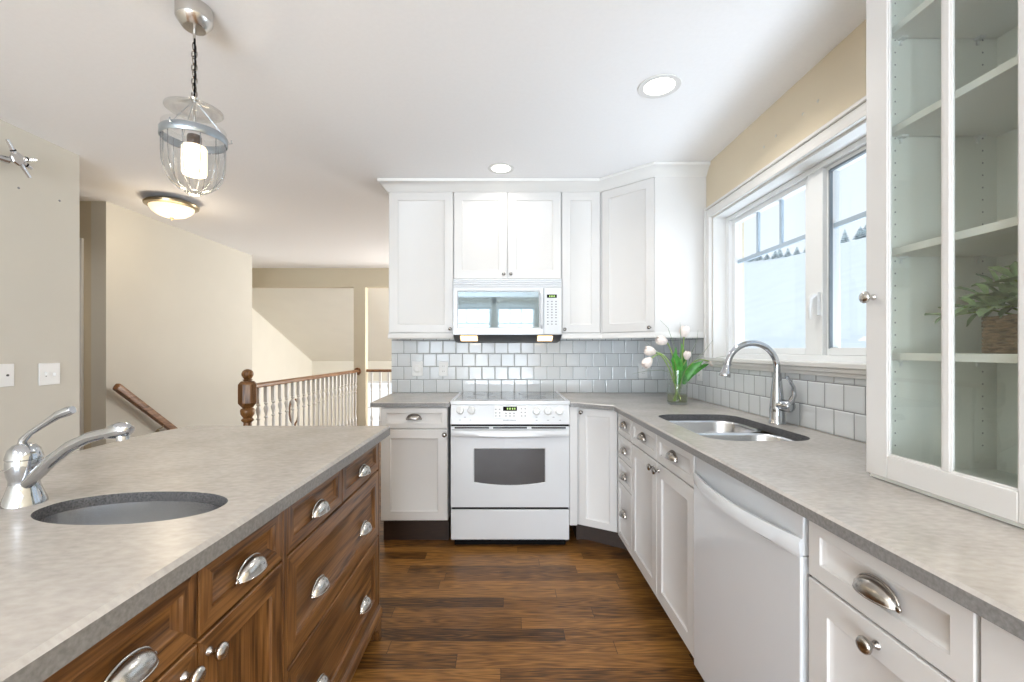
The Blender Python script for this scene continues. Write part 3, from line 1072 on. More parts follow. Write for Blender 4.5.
dp = plate(503.0, 517.0, 406.8, 411.0, 0.0025, M_black, 'display', cp)
b = B()
for k, u in enumerate((507.0, 509.4, 512.0, 514.2)):
    p = [on_panel(u, 409.8), on_panel(u + 1.2, 409.8), on_panel(u + 1.2, 408.0), on_panel(u, 408.0)]
    b.loft([[q + pn * 0.0025 for q in p], [q + pn * 0.0032 for q in p]], smooth=False)
b.obj('digits', M_green, dp)
for (u, vs) in ((495.8, (409.5, 413, 416)), (499.6, (409.5, 413, 416)), (506, (413.4, 416)), (510, (413.4, 416)), (514, (413.4, 416)), (521.5, (409, 412.5, 416)), (525.3, (409, 412.5, 416))):
    for v in vs:
        b = B()
        p = [on_panel(u - 0.7, v + 0.45), on_panel(u + 0.7, v + 0.45), on_panel(u + 0.7, v - 0.45), on_panel(u - 0.7, v - 0.45)]
        b.loft([[q + pn * 0.0012 for q in p], [q + pn * 0.002 for q in p]], smooth=False)
        b.obj('button', M_grey, cp)
b = B()
for (u, v) in ((465, 417.2), (460, 420), (470.5, 420), (536.5, 417.2), (536.5, 420.2), (548, 420.2), (553.5, 417.2), (560, 420.2)):
    p = [on_panel(u - 1.0, v + 0.3), on_panel(u + 1.0, v + 0.3), on_panel(u + 1.0, v - 0.3), on_panel(u - 1.0, v - 0.3)]
    b.loft([[q + pn * 0.0002 for q in p], [q + pn * 0.0008 for q in p]], smooth=False)
for k in range(10):
    u = 503.2 + k * 1.3
    p = [on_panel(u, 420.7), on_panel(u + 0.8, 420.7), on_panel(u + 0.8, 419.8), on_panel(u, 419.8)]
    b.loft([[q + pn * 0.0002 for q in p], [q + pn * 0.0008 for q in p]], smooth=False)
b.obj('panel_lettering', M_grey, cp)['kind'] = 'stuff'
# vent slot and oven door
b = B(); b.box(RX0 + 0.006, RX1 - 0.006, RY + 0.012, RY + 0.05, 0.745, 0.778); b.obj('vent_gap', M_black, t_)
b = B()
OX0, OX1 = RX0 + 0.004, RX1 - 0.004
wx0, wx1, wz0, wz1 = -0.200, 0.258, 0.405, 0.625
# door face with a window whose lower edge bows down
def arc_win(dx):
    pts = []
    n = 10
    for i in range(n + 1):
        u = i / n
        pts.append((wx0 - dx + (wx1 - wx0 + 2 * dx) * u, wz0 - dx - 0.020 * (1 - (2 * u - 1) ** 2)))
    pts += [(wx1 + dx, wz1 + dx), (wx0 - dx, wz1 + dx)]
    return pts
bm = b.bm
def lp(poly, y): return [bm.verts.new((x, y, z)) for x, z in poly]
orect = [(OX0, 0.252), (OX1, 0.252), (OX1, 0.764), (OX0, 0.764)]
of, ob_ = lp(orect, RY), lp(orect, RY + 0.032)
wf, wb = lp(arc_win(0), RY), lp(arc_win(-0.005), RY + 0.007)
def bandl(a, c):
    n = len(a)
    for i in range(n): b.face([a[i], a[(i + 1) % n], c[(i + 1) % n], c[i]])
bandl(of, ob_); bandl(wf, wb); b.face(ob_)
es = []
for l_ in (of, wf):
    for i in range(len(l_)):
        es.append(bm.edges.get((l_[i], l_[(i + 1) % len(l_)])))
bmesh.ops.triangle_fill(bm, use_beauty=True, edges=es)
od = b.obj('oven_door', M_enamel, t_)
b = B()
gp = arc_win(-0.005)
b.loft([[V(x, RY + 0.007, z) for x, z in gp], [V(x, RY + 0.012, z) for x, z in gp]], smooth=False)
b.obj('oven_window', M_ovenglass, od)
b = B()
for (u0, u1) in ((454.5, 489), (493, 527), (531.5, 566)):
    b.box((u0 - 505) / 158.5, (u1 - 505) / 158.5, RY - 0.003, RY + 0.0, 0.7500, 0.7590)
b.obj('door_vent', M_black, od)
b = B()
rings = []
for i in range(25):
    u = i / 24
    x = OX0 + 0.004 + u * (OX1 - OX0 - 0.008)
    bow = 0.018 + 0.020 * math.sin(PI * u) ** 0.5
    dz = -0.006 * math.sin(PI * u)
    rings.append([V(x, RY, 0.704 + dz), V(x, RY - bow * 0.7, 0.700 + dz), V(x, RY - bow, 0.712 + dz), V(x, RY - bow, 0.728 + dz * .5), V(x, RY - bow * 0.8, 0.741), V(x, RY, 0.746)])
b.loft(rings); b.obj('handle', M_enamel, od, angle=40)
b = B(); b.box(OX0 + 0.006, OX1 - 0.006, RY + 0.014, RY + 0.05, 0.232, 0.256); b.obj('drawer_gap', M_black, t_)
b = B(); b.box(OX0, OX1, RY - 0.002, RY + 0.03, 0.046, 0.236); b.obj('storage_drawer', M_enamel, t_, bevel=0.006, seg=3)
B().box(OX0 + 0.02, OX1 - 0.02, RY + 0.035, RY + 0.06, 0.0, 0.05).obj('kick_plate', M_black, t_)

# ------------------------------------------------------------------ upper cabinets
YU = 3.145
def upper(name, label, x0, x1, z0, z1, doors, knobs):
    t = thing(name, label, 'cabinet', (x0, YU + 0.02, z0))
    w = x1 - x0
    B().box(0.0005, w - 0.0005, 0, YB - YU - 0.028, 0, z1 - z0).obj('body', M_cab, t, local=True)
    for i, (a, c) in enumerate(doors):
        o = front(a - x0, c - x0, 0.004, z1 - z0 - 0.012, KM, t, 'door')
        kx, kz = knobs[i]
        knob(o, kx - x0, kz - z0, m=M_pewter, r=0.012)
    return t
ZT = 2.375
upper('wall_cabinet', 'tall white single-door wall cabinet left of the microwave', -0.827, -0.364, 1.365, ZT, [(-0.817, -0.368)], [(-0.386, 1.395)])
upper('wall_cabinet', 'white two-door wall cabinet above the microwave', -0.363, 0.399, 1.748, ZT, [(-0.360, 0.0150), (0.0190, 0.396)], [(-0.009, 1.780), (0.041, 1.780)])
upper('wall_cabinet', 'narrow white wall cabinet right of the microwave', 0.400, 0.676, 1.365, ZT, [(0.404, 0.672)], [(0.420, 1.392)])
Q0, Q1 = V(0.683, 3.145, 0), V(0.967, 2.872, 0)
d = Q1 - Q0
rz = math.atan2(d.y, d.x)
nrm = V(math.sin(rz), -math.cos(rz), 0)
org = Q0 - nrm * 0.02 + V(0, 0, 1.365)
t_ = thing('corner_wall_cabinet', 'white corner wall cabinet with diagonal door beside the window', 'cabinet', org, rz)
c1 = Q1 - nrm * 0.02
B().prism([(0.678, 3.16), (org.x, org.y), (c1.x, c1.y), (0.967, 2.872), (XR - 0.001, 2.872), (XR - 0.001, YB - 0.009), (0.678, YB - 0.009)], 1.365, ZT).obj('body', M_cab, t_)
o = front(0.003, d.length - 0.003, 0.004, ZT - 1.365 - 0.012, KM, t_, 'door')
knob(o, d.length - 0.030, 0.028, m=M_pewter, r=0.012)
# crown and light rail
path = [(-0.827, YB - 0.001), (-0.827, YU), (0.680, YU), (0.965, 2.872), (XR - 0.001, 2.872)]
crown = [(-0.02, 2.364), (0.002, 2.364), (0.006, 2.372), (0.012, 2.376), (0.020, 2.388), (0.046, 2.416), (0.058, 2.420), (0.062, 2.438), (-0.02, 2.438)]
path2 = [(-0.827 , YB - 0.001), (-0.827, YU), (0.680, YU), (0.965, 2.872), (XR - 0.001, 2.872)]
# travel direction right side is outward when walking from the right end to the left
o = B().sweep(path2, crown).obj('crown_moulding', M_trim)
tag(o, 'white crown moulding along the tops of the wall cabinets', 'moulding')
def rail(pp, lab):
    o = B().sweep(pp, [(-0.018, 1.326), (0.0, 1.326), (0.003, 1.334), (0.0, 1.340), (0.0, 1.3645), (-0.018, 1.3645)]).obj('light_rail', M_trim)
    tag(o, lab, 'moulding')
rail([(0.402, YU), (0.680, YU), (0.965, 2.872), (XR - 0.001, 2.872)], 'white light rail below the corner wall cabinets')
rail([(-0.826, YB - 0.01), (-0.826, YU), (-0.366, YU)], 'white light rail below the left wall cabinet')

# ------------------------------------------------------------------ microwave
MX0, MX1, MY = -0.361, 0.396, 3.085
t_ = thing('microwave', 'white over-the-range microwave between the wall cabinets', 'microwave', (0.018, 3.28, 1.35))
MS = 445 / MY
def mx(u): return (u - 505) / MS
def mz(v): return 1.25 + (349.5 - v) / MS
b = B()
b.box(MX0, MX1, MY + 0.03, YB - 0.01, 1.352, 1.745)
b.obj('body', M_enamel, t_)
b = B()
for k in range(4):
    b.box(MX0, MX1, MY + 0.008 + 0.004 * k, MY + 0.04, 1.686 + 0.0148 * k, 1.697 + 0.0148 * k)
b.obj('vent_grille', M_enamel, t_, bevel=0.002)
# door with window
b = B()
DX0, DX1, DZ0, DZ1 = MX0 + 0.002, mx(543.5), 1.354, 1.682
wx0, wx1, wz0, wz1 = mx(458), mx(539), mz(327.5), mz(291.5)
bm = b.bm
def ring4(x0, x1, z0, z1, y): return [bm.verts.new(p) for p in ((x0, y, z0), (x1, y, z0), (x1, y, z1), (x0, y, z1))]
r0, r1, r2, r3 = ring4(DX0, DX1, DZ0, DZ1, MY + 0.03), ring4(DX0, DX1, DZ0, DZ1, MY), ring4(wx0 - 0.006, wx1 + 0.006, wz0 - 0.006, wz1 + 0.006, MY), ring4(wx0, wx1, wz0, wz1, MY + 0.006)
b.face(r0)
for p, q in ((r0, r1), (r1, r2), (r2, r3)):
    for i in range(4): b.face([p[i], p[(i + 1) % 4], q[(i + 1) % 4], q[i]])
b.face(r3)
md = b.obj('door', M_enamel, t_)
M_mwglass = mat('mirrored_pale_window', (0.22, 0.27, 0.29), 0.03, 0.5, vary=0.01)
B().box(wx0 + 0.001, wx1 - 0.001, MY + 0.002, MY + 0.0058, wz0 + 0.001, wz1 - 0.001).obj('door_window', M_mwglass, md)
b = B()
b.tube([(mx(541.5), MY + 0.002, 1.40), (mx(541.5), MY - 0.025, 1.42), (mx(541.5), MY - 0.028, 1.52), (mx(541.5), MY - 0.025, 1.62), (mx(541.5), MY + 0.002, 1.64)], 0.0085, 10)
b.obj('handle', M_enamel, md)
b = B(); b.box(mx(544), MX1 - 0.002, MY + 0.002, MY + 0.03, 1.354, 1.682); pp = b.obj('control_panel', M_enamel, t_, bevel=0.003)
b = B(); b.box(mx(547), mx(556.8), MY, MY + 0.003, mz(297.8), mz(294.5)); dd = b.obj('display', M_black, pp)
b = B()
for k in range(4):
    b.box(mx(549.2 + 1.6 * k), mx(550.2 + 1.6 * k), MY - 0.001, MY, mz(297.0), mz(295.4))
b.obj('digits', M_green, dd)
for r in range(9):
    for c in range(3):
        v = 301.5 + r * 2.7 + (1.0 if r > 6 else 0)
        u = 547.8 + c * 4.1
        B().box(mx(u - 0.75), mx(u + 0.75), MY + 0.0012, MY + 0.003, mz(v + 0.5), mz(v - 0.5)).obj('button', M_grey, pp)
# sloping dark underside with lamps
b = B()
pr = [(MY + 0.006, 1.352), (YB - 0.09, 1.352), (YB - 0.09, 1.300), (MY + 0.09, 1.312)]
b.loft([[V(MX0 + 0.002, y, z) for y, z in pr], [V(MX1 - 0.002, y, z) for y, z in pr]], smooth=False)
ub = b.obj('underside', M_dark, t_)
for u0, u1 in ((460, 477), (538, 553)):
    xa, xb = mx(u0), mx(u1)
    b = B()
    ya, za = MY + 0.020, 1.3455
    yb, zb = MY + 0.075, 1.3170
    b.loft([[V(xa, ya, za), V(xb, ya, za), V(xb, yb, zb), V(xa, yb, zb)], [V(xa, ya - 0.004, za - 0.007), V(xb, ya - 0.004, za - 0.007), V(xb, yb - 0.004, zb - 0.007), V(xa, yb - 0.004, zb - 0.007)]], smooth=False)
    b.obj('lamp_lens', M_hoodlamp, ub)
    area('hood_lamp', ((xa + xb) / 2, MY + 0.12, 1.295), (0, 0.25, -1), 0.1, 0.05, 0.14, (1.0, 0.72, 0.42))

# ------------------------------------------------------------------ glass-door cabinet on the worktop
GY0, GY1, GX0, GZ0, GZ1 = 0.760, 1.178, 0.955, 0.926, H - 0.004
t_ = thing('display_cabinet', 'tall white glass-door cabinet standing on the worktop at right', 'cabinet', (1.13, 0.97, CT1))
b = B()
X0c, X1c = GX0 + 0.012, XR - 0.010
b.box(X0c, X1c, GY1 - 0.018, GY1, CT1 + 0.001, GZ1)
b.box(X0c, X1c, GY0, GY0 + 0.018, CT1 + 0.001, GZ1)
b.box(X1c - 0.008, X1c, GY0 + 0.018, GY1 - 0.018, CT1 + 0.001, GZ1)
b.box(X0c, X1c - 0.008, GY0 + 0.018, GY1 - 0.018, CT1 + 0.001, CT1 + 0.022)
b.box(X0c, X1c - 0.008, GY0 + 0.018, GY1 - 0.018, GZ1 - 0.018, GZ1)
body = b.obj('body', M_cabin, t_)
for zz in (1.232, 1.500, 1.813, 2.068):
    b = B(); b.box(GX0 + 0.040, X1c - 0.009, GY0 + 0.020, GY1 - 0.020, zz - 0.009, zz + 0.009)
    s_ = b.obj('shelf', M_shelf, t_, bevel=0.001)
    for xx in (GX0 + 0.075, X1c - 0.06):
        b = B()
        b.box(xx - 0.008, xx + 0.008, GY1 - 0.034, GY1 - 0.018, zz - 0.014, zz - 0.009)
        b.box(xx - 0.003, xx + 0.003, GY1 - 0.022, GY1 - 0.018, zz - 0.026, zz - 0.009)
        b.obj('shelf_clip', M_plastic, s_)
b = B()
for xx in (GX0 + 0.062, X1c - 0.045):
    z = 1.0
    while z < 2.4:
        b.box(xx - 0.0015, xx + 0.0015, GY1 - 0.0186, GY1 - 0.0176, z - 0.0018, z + 0.0018)
        z += 0.032
b.obj('peg_holes', M_grey, body)
# door
b = B()
zt_ = GZ1
gy = [(0.829, 0.957), (0.975, 1.1125)]
gz0 = 0.985
# frame
b.box(GX0, GX0 + 0.011, 1.1125, GY1, GZ0, zt_)
b.box(GX0, GX0 + 0.011, GY0, 0.829, GZ0, zt_)
b.box(GX0, GX0 + 0.011, 0.829, 1.1125, GZ0, gz0)
b.box(GX0, GX0 + 0.011, 0.829, 1.1125, zt_ - 0.06, zt_)
b.box(GX0 + 0.001, GX0 + 0.011, 0.957, 0.975, gz0, zt_ - 0.06)
dr = b.obj('door', M_cab, t_, bevel=0.0025)
b = B()
# stepped moulding around the glass
for (a, c) in gy:
    b.box(GX0 + 0.003, GX0 + 0.010, a, a + 0.003, gz0, zt_ - 0.06)
    b.box(GX0 + 0.003, GX0 + 0.010, c - 0.003, c, gz0, zt_ - 0.06)
    b.box(GX0 + 0.003, GX0 + 0.010, a + 0.003, c - 0.003, gz0, gz0 + 0.005)
b.obj('glazing_bead', M_trim, dr, bevel=0.001)
for (a, c) in gy:
    B().box(GX0 + 0.006, GX0 + 0.009, a + 0.002, c - 0.002, gz0, zt_ - 0.06).obj('pane', M_cabglass, dr)
b = B()
b.lathe([(0.008, 0), (0.0075, 0.003), (0.005, 0.006), (0.0055, 0.014), (0.012, 0.018), (0.0155, 0.022), (0.0155, 0.026), (0.012, 0.030), (0.004, 0.032)], (GX0, 1.152, 1.385), 18, '-x')
b.obj('knob', M_nickel, dr, angle=60)

# basket with succulent on the shelf
bx0, bx1, by0, by1, bz0, bz1 = 1.062, 1.205, 0.84, 0.998, 1.2412, 1.322
t_ = thing('potted_plant', 'leafy green artificial plant in a woven basket on the cabinet shelf', 'plant', ((bx0 + bx1) / 2, (by0 + by1) / 2, bz0))
b = B()
rows = 10
for k in range(rows):
    z = bz0 + 0.004 + (bz1 - bz0 - 0.008) * k / (rows - 1)
    pts = []
    base = rrect(bx0 + 0.004, bx1 - 0.004, by0 + 0.004, by1 - 0.004, 0.012, 3)
    dense = []
    for i in range(len(base)):
        p, q = Vector(base[i]), Vector(base[(i + 1) % len(base)])
        n = max(1, int((q - p).length / 0.008))
        for j in range(n):
            dense.append(p + (q - p) * j / n)
    cxy = Vector(((bx0 + bx1) / 2, (by0 + by1) / 2))
    for i, p in enumerate(dense):
        o_ = (p - cxy).normalized() * (0.0022 * (1 if (i // 2 + k) % 2 else -1))
        pts.append(V(p.x + o_.x, p.y + o_.y, z + random.uniform(-0.0012, 0.0012)))
    b.tube(pts, 0.0052, 6, closed=True)
b.prism(rrect(bx0 + 0.006, bx1 - 0.006, by0 + 0.006, by1 - 0.006, 0.012, 3), bz0, bz0 + 0.01)
b.obj('basket', M_basket, t_, angle=60)
B().prism(rrect(bx0 + 0.008, bx1 - 0.008, by0 + 0.008, by1 - 0.008, 0.012, 3), bz0 + 0.011, bz1 - 0.014).obj('soil', M_soil, t_)
b = B(); bs = B()
rnd = random.Random(3)
def sprig(tip):
    c = V(1.145, 0.93, 1.305)
    tip = Vector(tip)
    mid = (c + tip) / 2 + V(0, 0, 0.02)
    bs.tube([c, mid, tip], 0.0022, 5)
    d_ = (tip - mid).normalized()
    for k in range(9):
        f = k / 8
        base = mid.lerp(tip, f * 0.98)
        ang = k * 2.4
        s_ = d_.cross(V(0, 0, 1)).normalized()
        u_ = s_.cross(d_)
        o_ = (s_ * math.cos(ang) + u_ * math.sin(ang)) * 0.9 + d_ * (0.55 + 0.7 * f)
        o_.normalize()
        ln = rnd.uniform(0.030, 0.044)
        e = base + o_ * ln
        e.y = max(0.80, min(1.15, e.y)); e.x = max(1.0, min(1.27, e.x))
        b.quadleaf([base, base.lerp(e, 0.35) + V(0, 0, 0.002), base.lerp(e, 0.7) + V(0, 0, 0.002), e], 0.0145, 0.3, up=u_ + V(0, 0, 0.4))
for tip in ((1.07, 1.03, 1.345), (1.05, 0.99, 1.375), (1.04, 1.06, 1.33), (1.09, 1.0, 1.40), (1.13, 0.97, 1.425), (1.06, 0.93, 1.40), (1.05, 0.90, 1.36), (1.15, 0.90, 1.42), (1.05, 0.87, 1.39), (1.10, 0.84, 1.40), (1.04, 0.96, 1.34), (1.20, 0.97, 1.38), (1.12, 0.88, 1.37), (1.03, 1.0, 1.345), (1.08, 0.95, 1.36)):
    sprig(tip)
bs.obj('stems', M_stem, t_)
b.obj('leaves', M_succ, t_, angle=60)

# ------------------------------------------------------------------ vase with tulips
vx, vy = 1.058, 2.735
t_ = thing('vase', 'clear glass cylinder vase of water in the corner', 'vase', (vx, vy, CT1))
b = B()
b.lathe([(0.001, 0.001), (0.057, 0.001), (0.060, 0.006), (0.060, 0.21), (0.0585, 0.21), (0.0575, 0.015), (0.001, 0.013)], (vx, vy, CT1), 32, cap=False)
b.obj('glass_body', M_vaseglass, t_, angle=50)
B().lathe([(0.001, 0.0), (0.056, 0.0), (0.056, 0.045), (0.001, 0.045)], (vx, vy, CT1 + 0.016), 28).obj('water', M_water, t_)
def flower(tip, lean, size, label, base_off, leaves, bloom_dir):
    tip = Vector(tip)
    t = thing('tulip', label, 'tulip', (vx + base_off[0], vy + base_off[1], CT1 + 0.02), group=None)
    base = V(vx + base_off[0], vy + base_off[1], CT1 + 0.02)
    neck = V(vx - base_off[0] * 0.9 + (tip.x - vx) * 0.18, vy - base_off[1] * 0.5, CT1 + 0.215)
    pts = [base, base.lerp(neck, 0.5), neck, neck.lerp(tip, 0.5) + V(0, 0, lean), tip]
    # smooth
    sm = []
    for i in range(len(pts) - 1):
        p0, p1, p2, p3 = pts[max(i - 1, 0)], pts[i], pts[i + 1], pts[min(i + 2, len(pts) - 1)]
        for k in range(5):
            u = k / 5
            sm.append(0.5 * ((2 * p1) + (-p0 + p2) * u + (2 * p0 - 5 * p1 + 4 * p2 - p3) * u * u + (-p0 + 3 * p1 - 3 * p2 + p3) * u ** 3))
    sm.append(tip)
    B().tube(sm, 0.0038, 7).obj('stem', M_stem, t)
    d_ = Vector(bloom_dir).normalized()
    a = V(0, 1, 0) if abs(d_.y) < 0.9 else V(1, 0, 0)
    e1 = (a - d_ * a.dot(d_)).normalized()
    e2 = d_.cross(e1)
    b = B()
    for lay in (0, 1):
        for k in range(3):
            a0 = 2 * PI * (k + lay * 0.5) / 3
            rings = []
            for i in range(8):
                u = i / 7
                rad = size * (0.10 + 0.46 * math.sin(PI * (0.12 + 0.62 * u)) ** 1.2) * (1 - 0.10 * lay) - size * 0.12 * max(0, u - 0.7)
                wid = 1.15 * math.sin(PI * (0.08 + 0.84 * u)) ** 0.6 * (1.0 if u < 0.75 else (1 - (u - 0.75) * 2.6))
                ring = []
                for j in range(7):
                    aa = a0 + (j / 6 - 0.5) * wid * 1.9
                    ring.append(tip + d_ * size * 1.25 * u + (e1 * math.cos(aa) + e2 * math.sin(aa)) * rad)
                inner = [p - (p - (tip + d_ * size * 1.25 * u)) * 0.05 for p in ring][::-1]
                rings.append(ring + inner)
            b.loft(rings)
    b.obj('blossom', M_petal, t, angle=70)
    if leaves:
        for n_, pl in enumerate(leaves):
            lb = B(); lb.quadleaf([Vector(p) for p in pl], 0.024, 0.35, up=(0, -1, 0.3)); lb.obj('leaf', M_leaf, t, angle=70)
    return t
A = lambda u, v, dy=0.0: at(u, v, vy + dy)
flower(A(651.0, 358.5, -0.03), 0.055, 0.055, 'pale pink tulip drooping lowest at the left of the vase', (0.02, 0.0), [[A(676, 384), A(677, 372), A(674, 360), A(676, 347)]], (-0.75, -0.2, -0.75))
flower(A(655.5, 352.5, 0.02), 0.03, 0.055, 'pale pink tulip leaning left, second from the bottom', (0.01, 0.02), [[A(678, 384, -.02), A(680, 371, -.04), A(678, 361, -.05), A(674, 352, -.05)]], (-1, 0.1, 0.25))
flower(A(667.0, 342.0, 0.03), 0.02, 0.055, 'pale pink tulip bending left under the cabinet edge', (0.0, 0.02), [[A(681, 382, .02), A(683, 368, .02), A(683, 355, .02), A(681, 343, .03)]], (-1, 0.0, 0.25))
flower(A(684.0, 337.0, 0.0), 0.0, 0.055, 'upright pale pink tulip, tallest in the vase', (-0.02, 0.0), [[A(683, 384, -.03), A(689, 372, -.05), A(695, 366, -.06), A(703, 361, -.07)]], (0.1, 0, 1))
flower(A(686.5, 359.5, -0.02), 0.0, 0.042, 'small pale pink tulip low in the middle of the bunch', (-0.02, -0.02), [[A(684, 384, .03), A(690, 374, .05), A(698, 368, .06), A(709, 364, .07)]], (0.05, -0.2, 1))
flower(A(708.5, 361.0, 0.02), 0.03, 0.050, 'pale pink tulip reaching right past the cabinet', (-0.02, 0.01), None, (1, 0.1, -0.25))
for k, pl in enumerate(([(678, 372), (674, 345), (668, 328), (660, 320)], [(682, 370), (681, 345), (680.5, 330), (680, 322)], [(686, 372), (692, 352), (697, 340), (698, 330)],
                        [(684, 374), (694, 361), (704, 352), (713, 340)], [(686, 374), (700, 366), (715, 358), (731, 355)], [(680, 376), (662, 370), (646, 371), (632, 374)], [(681, 372), (668, 358), (652, 347), (645, 342)])):
    b = B()
    p = [A(u, v, 0.01 * (k - 3)) for u, v in pl]
    b.tube([V(vx + 0.004 * (k - 3), vy, CT1 + 0.03), p[0], p[1], p[2], p[3]], [0.0016, 0.0020, 0.0018, 0.0013, 0.0006], 5)
    o = b.obj('grass_blade', M_blade)
    tag(o, 'thin grey-green grass blade arching out of the glass vase', 'grass blade', 'grass blades in the vase')

# ------------------------------------------------------------------ outlets and switches
def wall_plate(name, label, cat, c, w, h, face, kind):
    """face: '-y' on the back wall, '-x' on the right wall, '+x' on the left wall"""
    rz = {'-y': 0, '-x': -PI / 2, '+x': PI / 2}[face]
    t = thing(name, label, cat, c, rz)
    B().box(-w / 2, w / 2, -0.006, 0, -h / 2, h / 2).obj('cover_plate', M_plastic, t, local=True, bevel=0.003)
    b = B()
    if kind == 'outlet':
        for s in (-1, 1):
            b.lathe([(0.017, 0.006), (0.017, 0.008), (0.001, 0.008)], (0, 0, s * 0.02), 18, '-y')
        b.obj('socket', M_plastic, t, local=True)
        b = B()
        for s in (-1, 1):
            b.box(-0.0075, -0.0055, -0.0086, -0.008, s * 0.02 - 0.004, s * 0.02 + 0.005); b.box(0.0055, 0.0075, -0.0086, -0.008, s * 0.02 - 0.004, s * 0.02 + 0.005)
        b.obj('slots', M_dark, t, local=True)
    elif kind == 'round':
        b.lathe([(0.034, 0.006), (0.034, 0.010), (0.024, 0.012), (0.022, 0.016), (0.001, 0.016)], (0, 0, 0), 24, '-y')
        b.obj('dial', M_plastic, t, local=True)
    elif kind == 'double':
        for s in (-1, 1):
            b.box(s * 0.023 - 0.005, s * 0.023 + 0.005, -0.018, -0.005, -0.012 if s > 0 else -0.002, 0.004 if s > 0 else 0.012)
        b.obj('toggle', M_plastic, t, local=True, bevel=0.001)
        b = B()
        b.lathe([(0.003, 0.006), (0.003, 0.008), (0.0005, 0.008)], (-0.023, 0, -0.012), 8, '-y'); b.obj('screw', M_grey, t, local=True)
    elif kind == 'jack':
        b.lathe([(0.006, 0.006), (0.006, 0.009), (0.001, 0.009)], (0.004, 0, 0), 12, '-y')
        b.obj('jack', M_dark, t, local=True)
    return t
wall_plate('wall_outlet', 'white round-dial plate on the tiles, leftmost behind the left worktop', 'wall plate', ((417.7 - 505) / 128, YB - 0.0082, 1.10), 0.085, 0.115, '-y', 'round')
wall_plate('wall_outlet', 'white wall outlet on the tiles just left of the range', 'outlet', ((443.5 - 505) / 128, YB - 0.0082, 1.10), 0.072, 0.115, '-y', 'outlet')
wall_plate('wall_outlet', 'white wall outlet on the tiles left of the vase', 'outlet', (1.075, YB - 0.0082, 1.085), 0.072, 0.115, '-y', 'outlet')
wall_plate('wall_outlet', 'white wall outlet on the side tiles beside the window corner', 'outlet', (XR - 0.0082, 2.945, 1.10), 0.072, 0.115, '-x', 'outlet')
wall_plate('light_switch', 'white double switch plate on the left wall near its end', 'switch', (XL + 0.0005, 2.547, 1.11), 0.118, 0.125, '+x', 'double')
wall_plate('cable_jack', 'white single jack plate on the left wall at the photo edge', 'wall plate', (XL + 0.0005, 2.325, 1.115), 0.075, 0.12, '+x', 'jack')
for u, v in ((18.5, 188), (59.5, 200.8)):
    y = 445 * 2.61 / (505 - u); z = 1.25 + (349.5 - v) * y / 445
    o = B().lathe([(0.006, 0.0), (0.006, 0.002), (0.002, 0.003)], (XL, y, z), 10, 'x').obj('wall_anchor', M_grey)
    tag(o, 'small empty screw anchor in the left wall below the mount, ' + ('nearer the mount' if u < 30 else 'nearer the wall end'), 'screw anchor')
for k, (u, v) in enumerate(((764, 147), (776, 136), (803, 114), (818, 101))):
    y = 445 * 1.3 / (u - 505); z = 1.25 + (349.5 - v) * y / 445
    o = B().lathe([(0.007, 0.0), (0.006, 0.002), (0.002, 0.003)], (XR, y, z), 10, '-x').obj('wall_anchor', M_wall)
    tag(o, 'painted-over screw bump in the beige wall above the window', 'screw anchor', 'screw bumps above the window')

# TV bracket on the left wall
t_ = thing('tv_bracket', 'small steel monitor wall bracket with star arms high on left wall', 'bracket', (XL, 2.2, 2.2))
B().box(XL, XL + 0.02, 2.14, 2.21, 2.14, 2.30).obj('wall_plate', M_steel, t_, bevel=0.004)
b = B(); b.box(XL + 0.02, -2.515, 2.165, 2.20, 2.185, 2.235); b.tube([(-2.53, 2.19, 2.205), (-2.52, 2.26, 2.21)], 0.018, 10)
b.obj('arm', M_steel, t_, bevel=0.003)
c = V(-2.50, 2.286, 2.229)
b = B()
b.lathe([(0.032, -0.012), (0.035, 0.0), (0.030, 0.006), (0.002, 0.007)], c, 8, 'x')
for dy, dz in ((-0.055, 0.075), (0.080, 0.032), (0.062, -0.026), (0.052, -0.076)):
    d_ = V(0, dy, dz).normalized()
    b.tube([c + d_ * 0.025, c + d_ * 0.045, c + V(0.004, dy, dz)], [0.012, 0.010, 0.008], 8, flat=1)
b.obj('star_plate', M_steel, t_)
b = B()
for dy, dz in ((-0.055, 0.075), (0.080, 0.032), (0.062, -0.026)):
    d_ = V(0, dy, dz).normalized()
    b.tube([c + d_ * 0.038, c + d_ * 0.044], 0.0125, 8)
b.obj('collar', M_black, t_)

# ------------------------------------------------------------------ island
IX = -0.545     # face of the fronts
IC = IX - 0.02
OAKF = [M_oakx, M_oakz, M_oakx]
OAKD = [M_oakx, M_oakz, M_oakz]
def isl(y0, y1, label, name='island_cabinet'):
    t = thing(name, label, 'cabinet', (IC, y0, 0), PI / 2)
    return t, y1 - y0
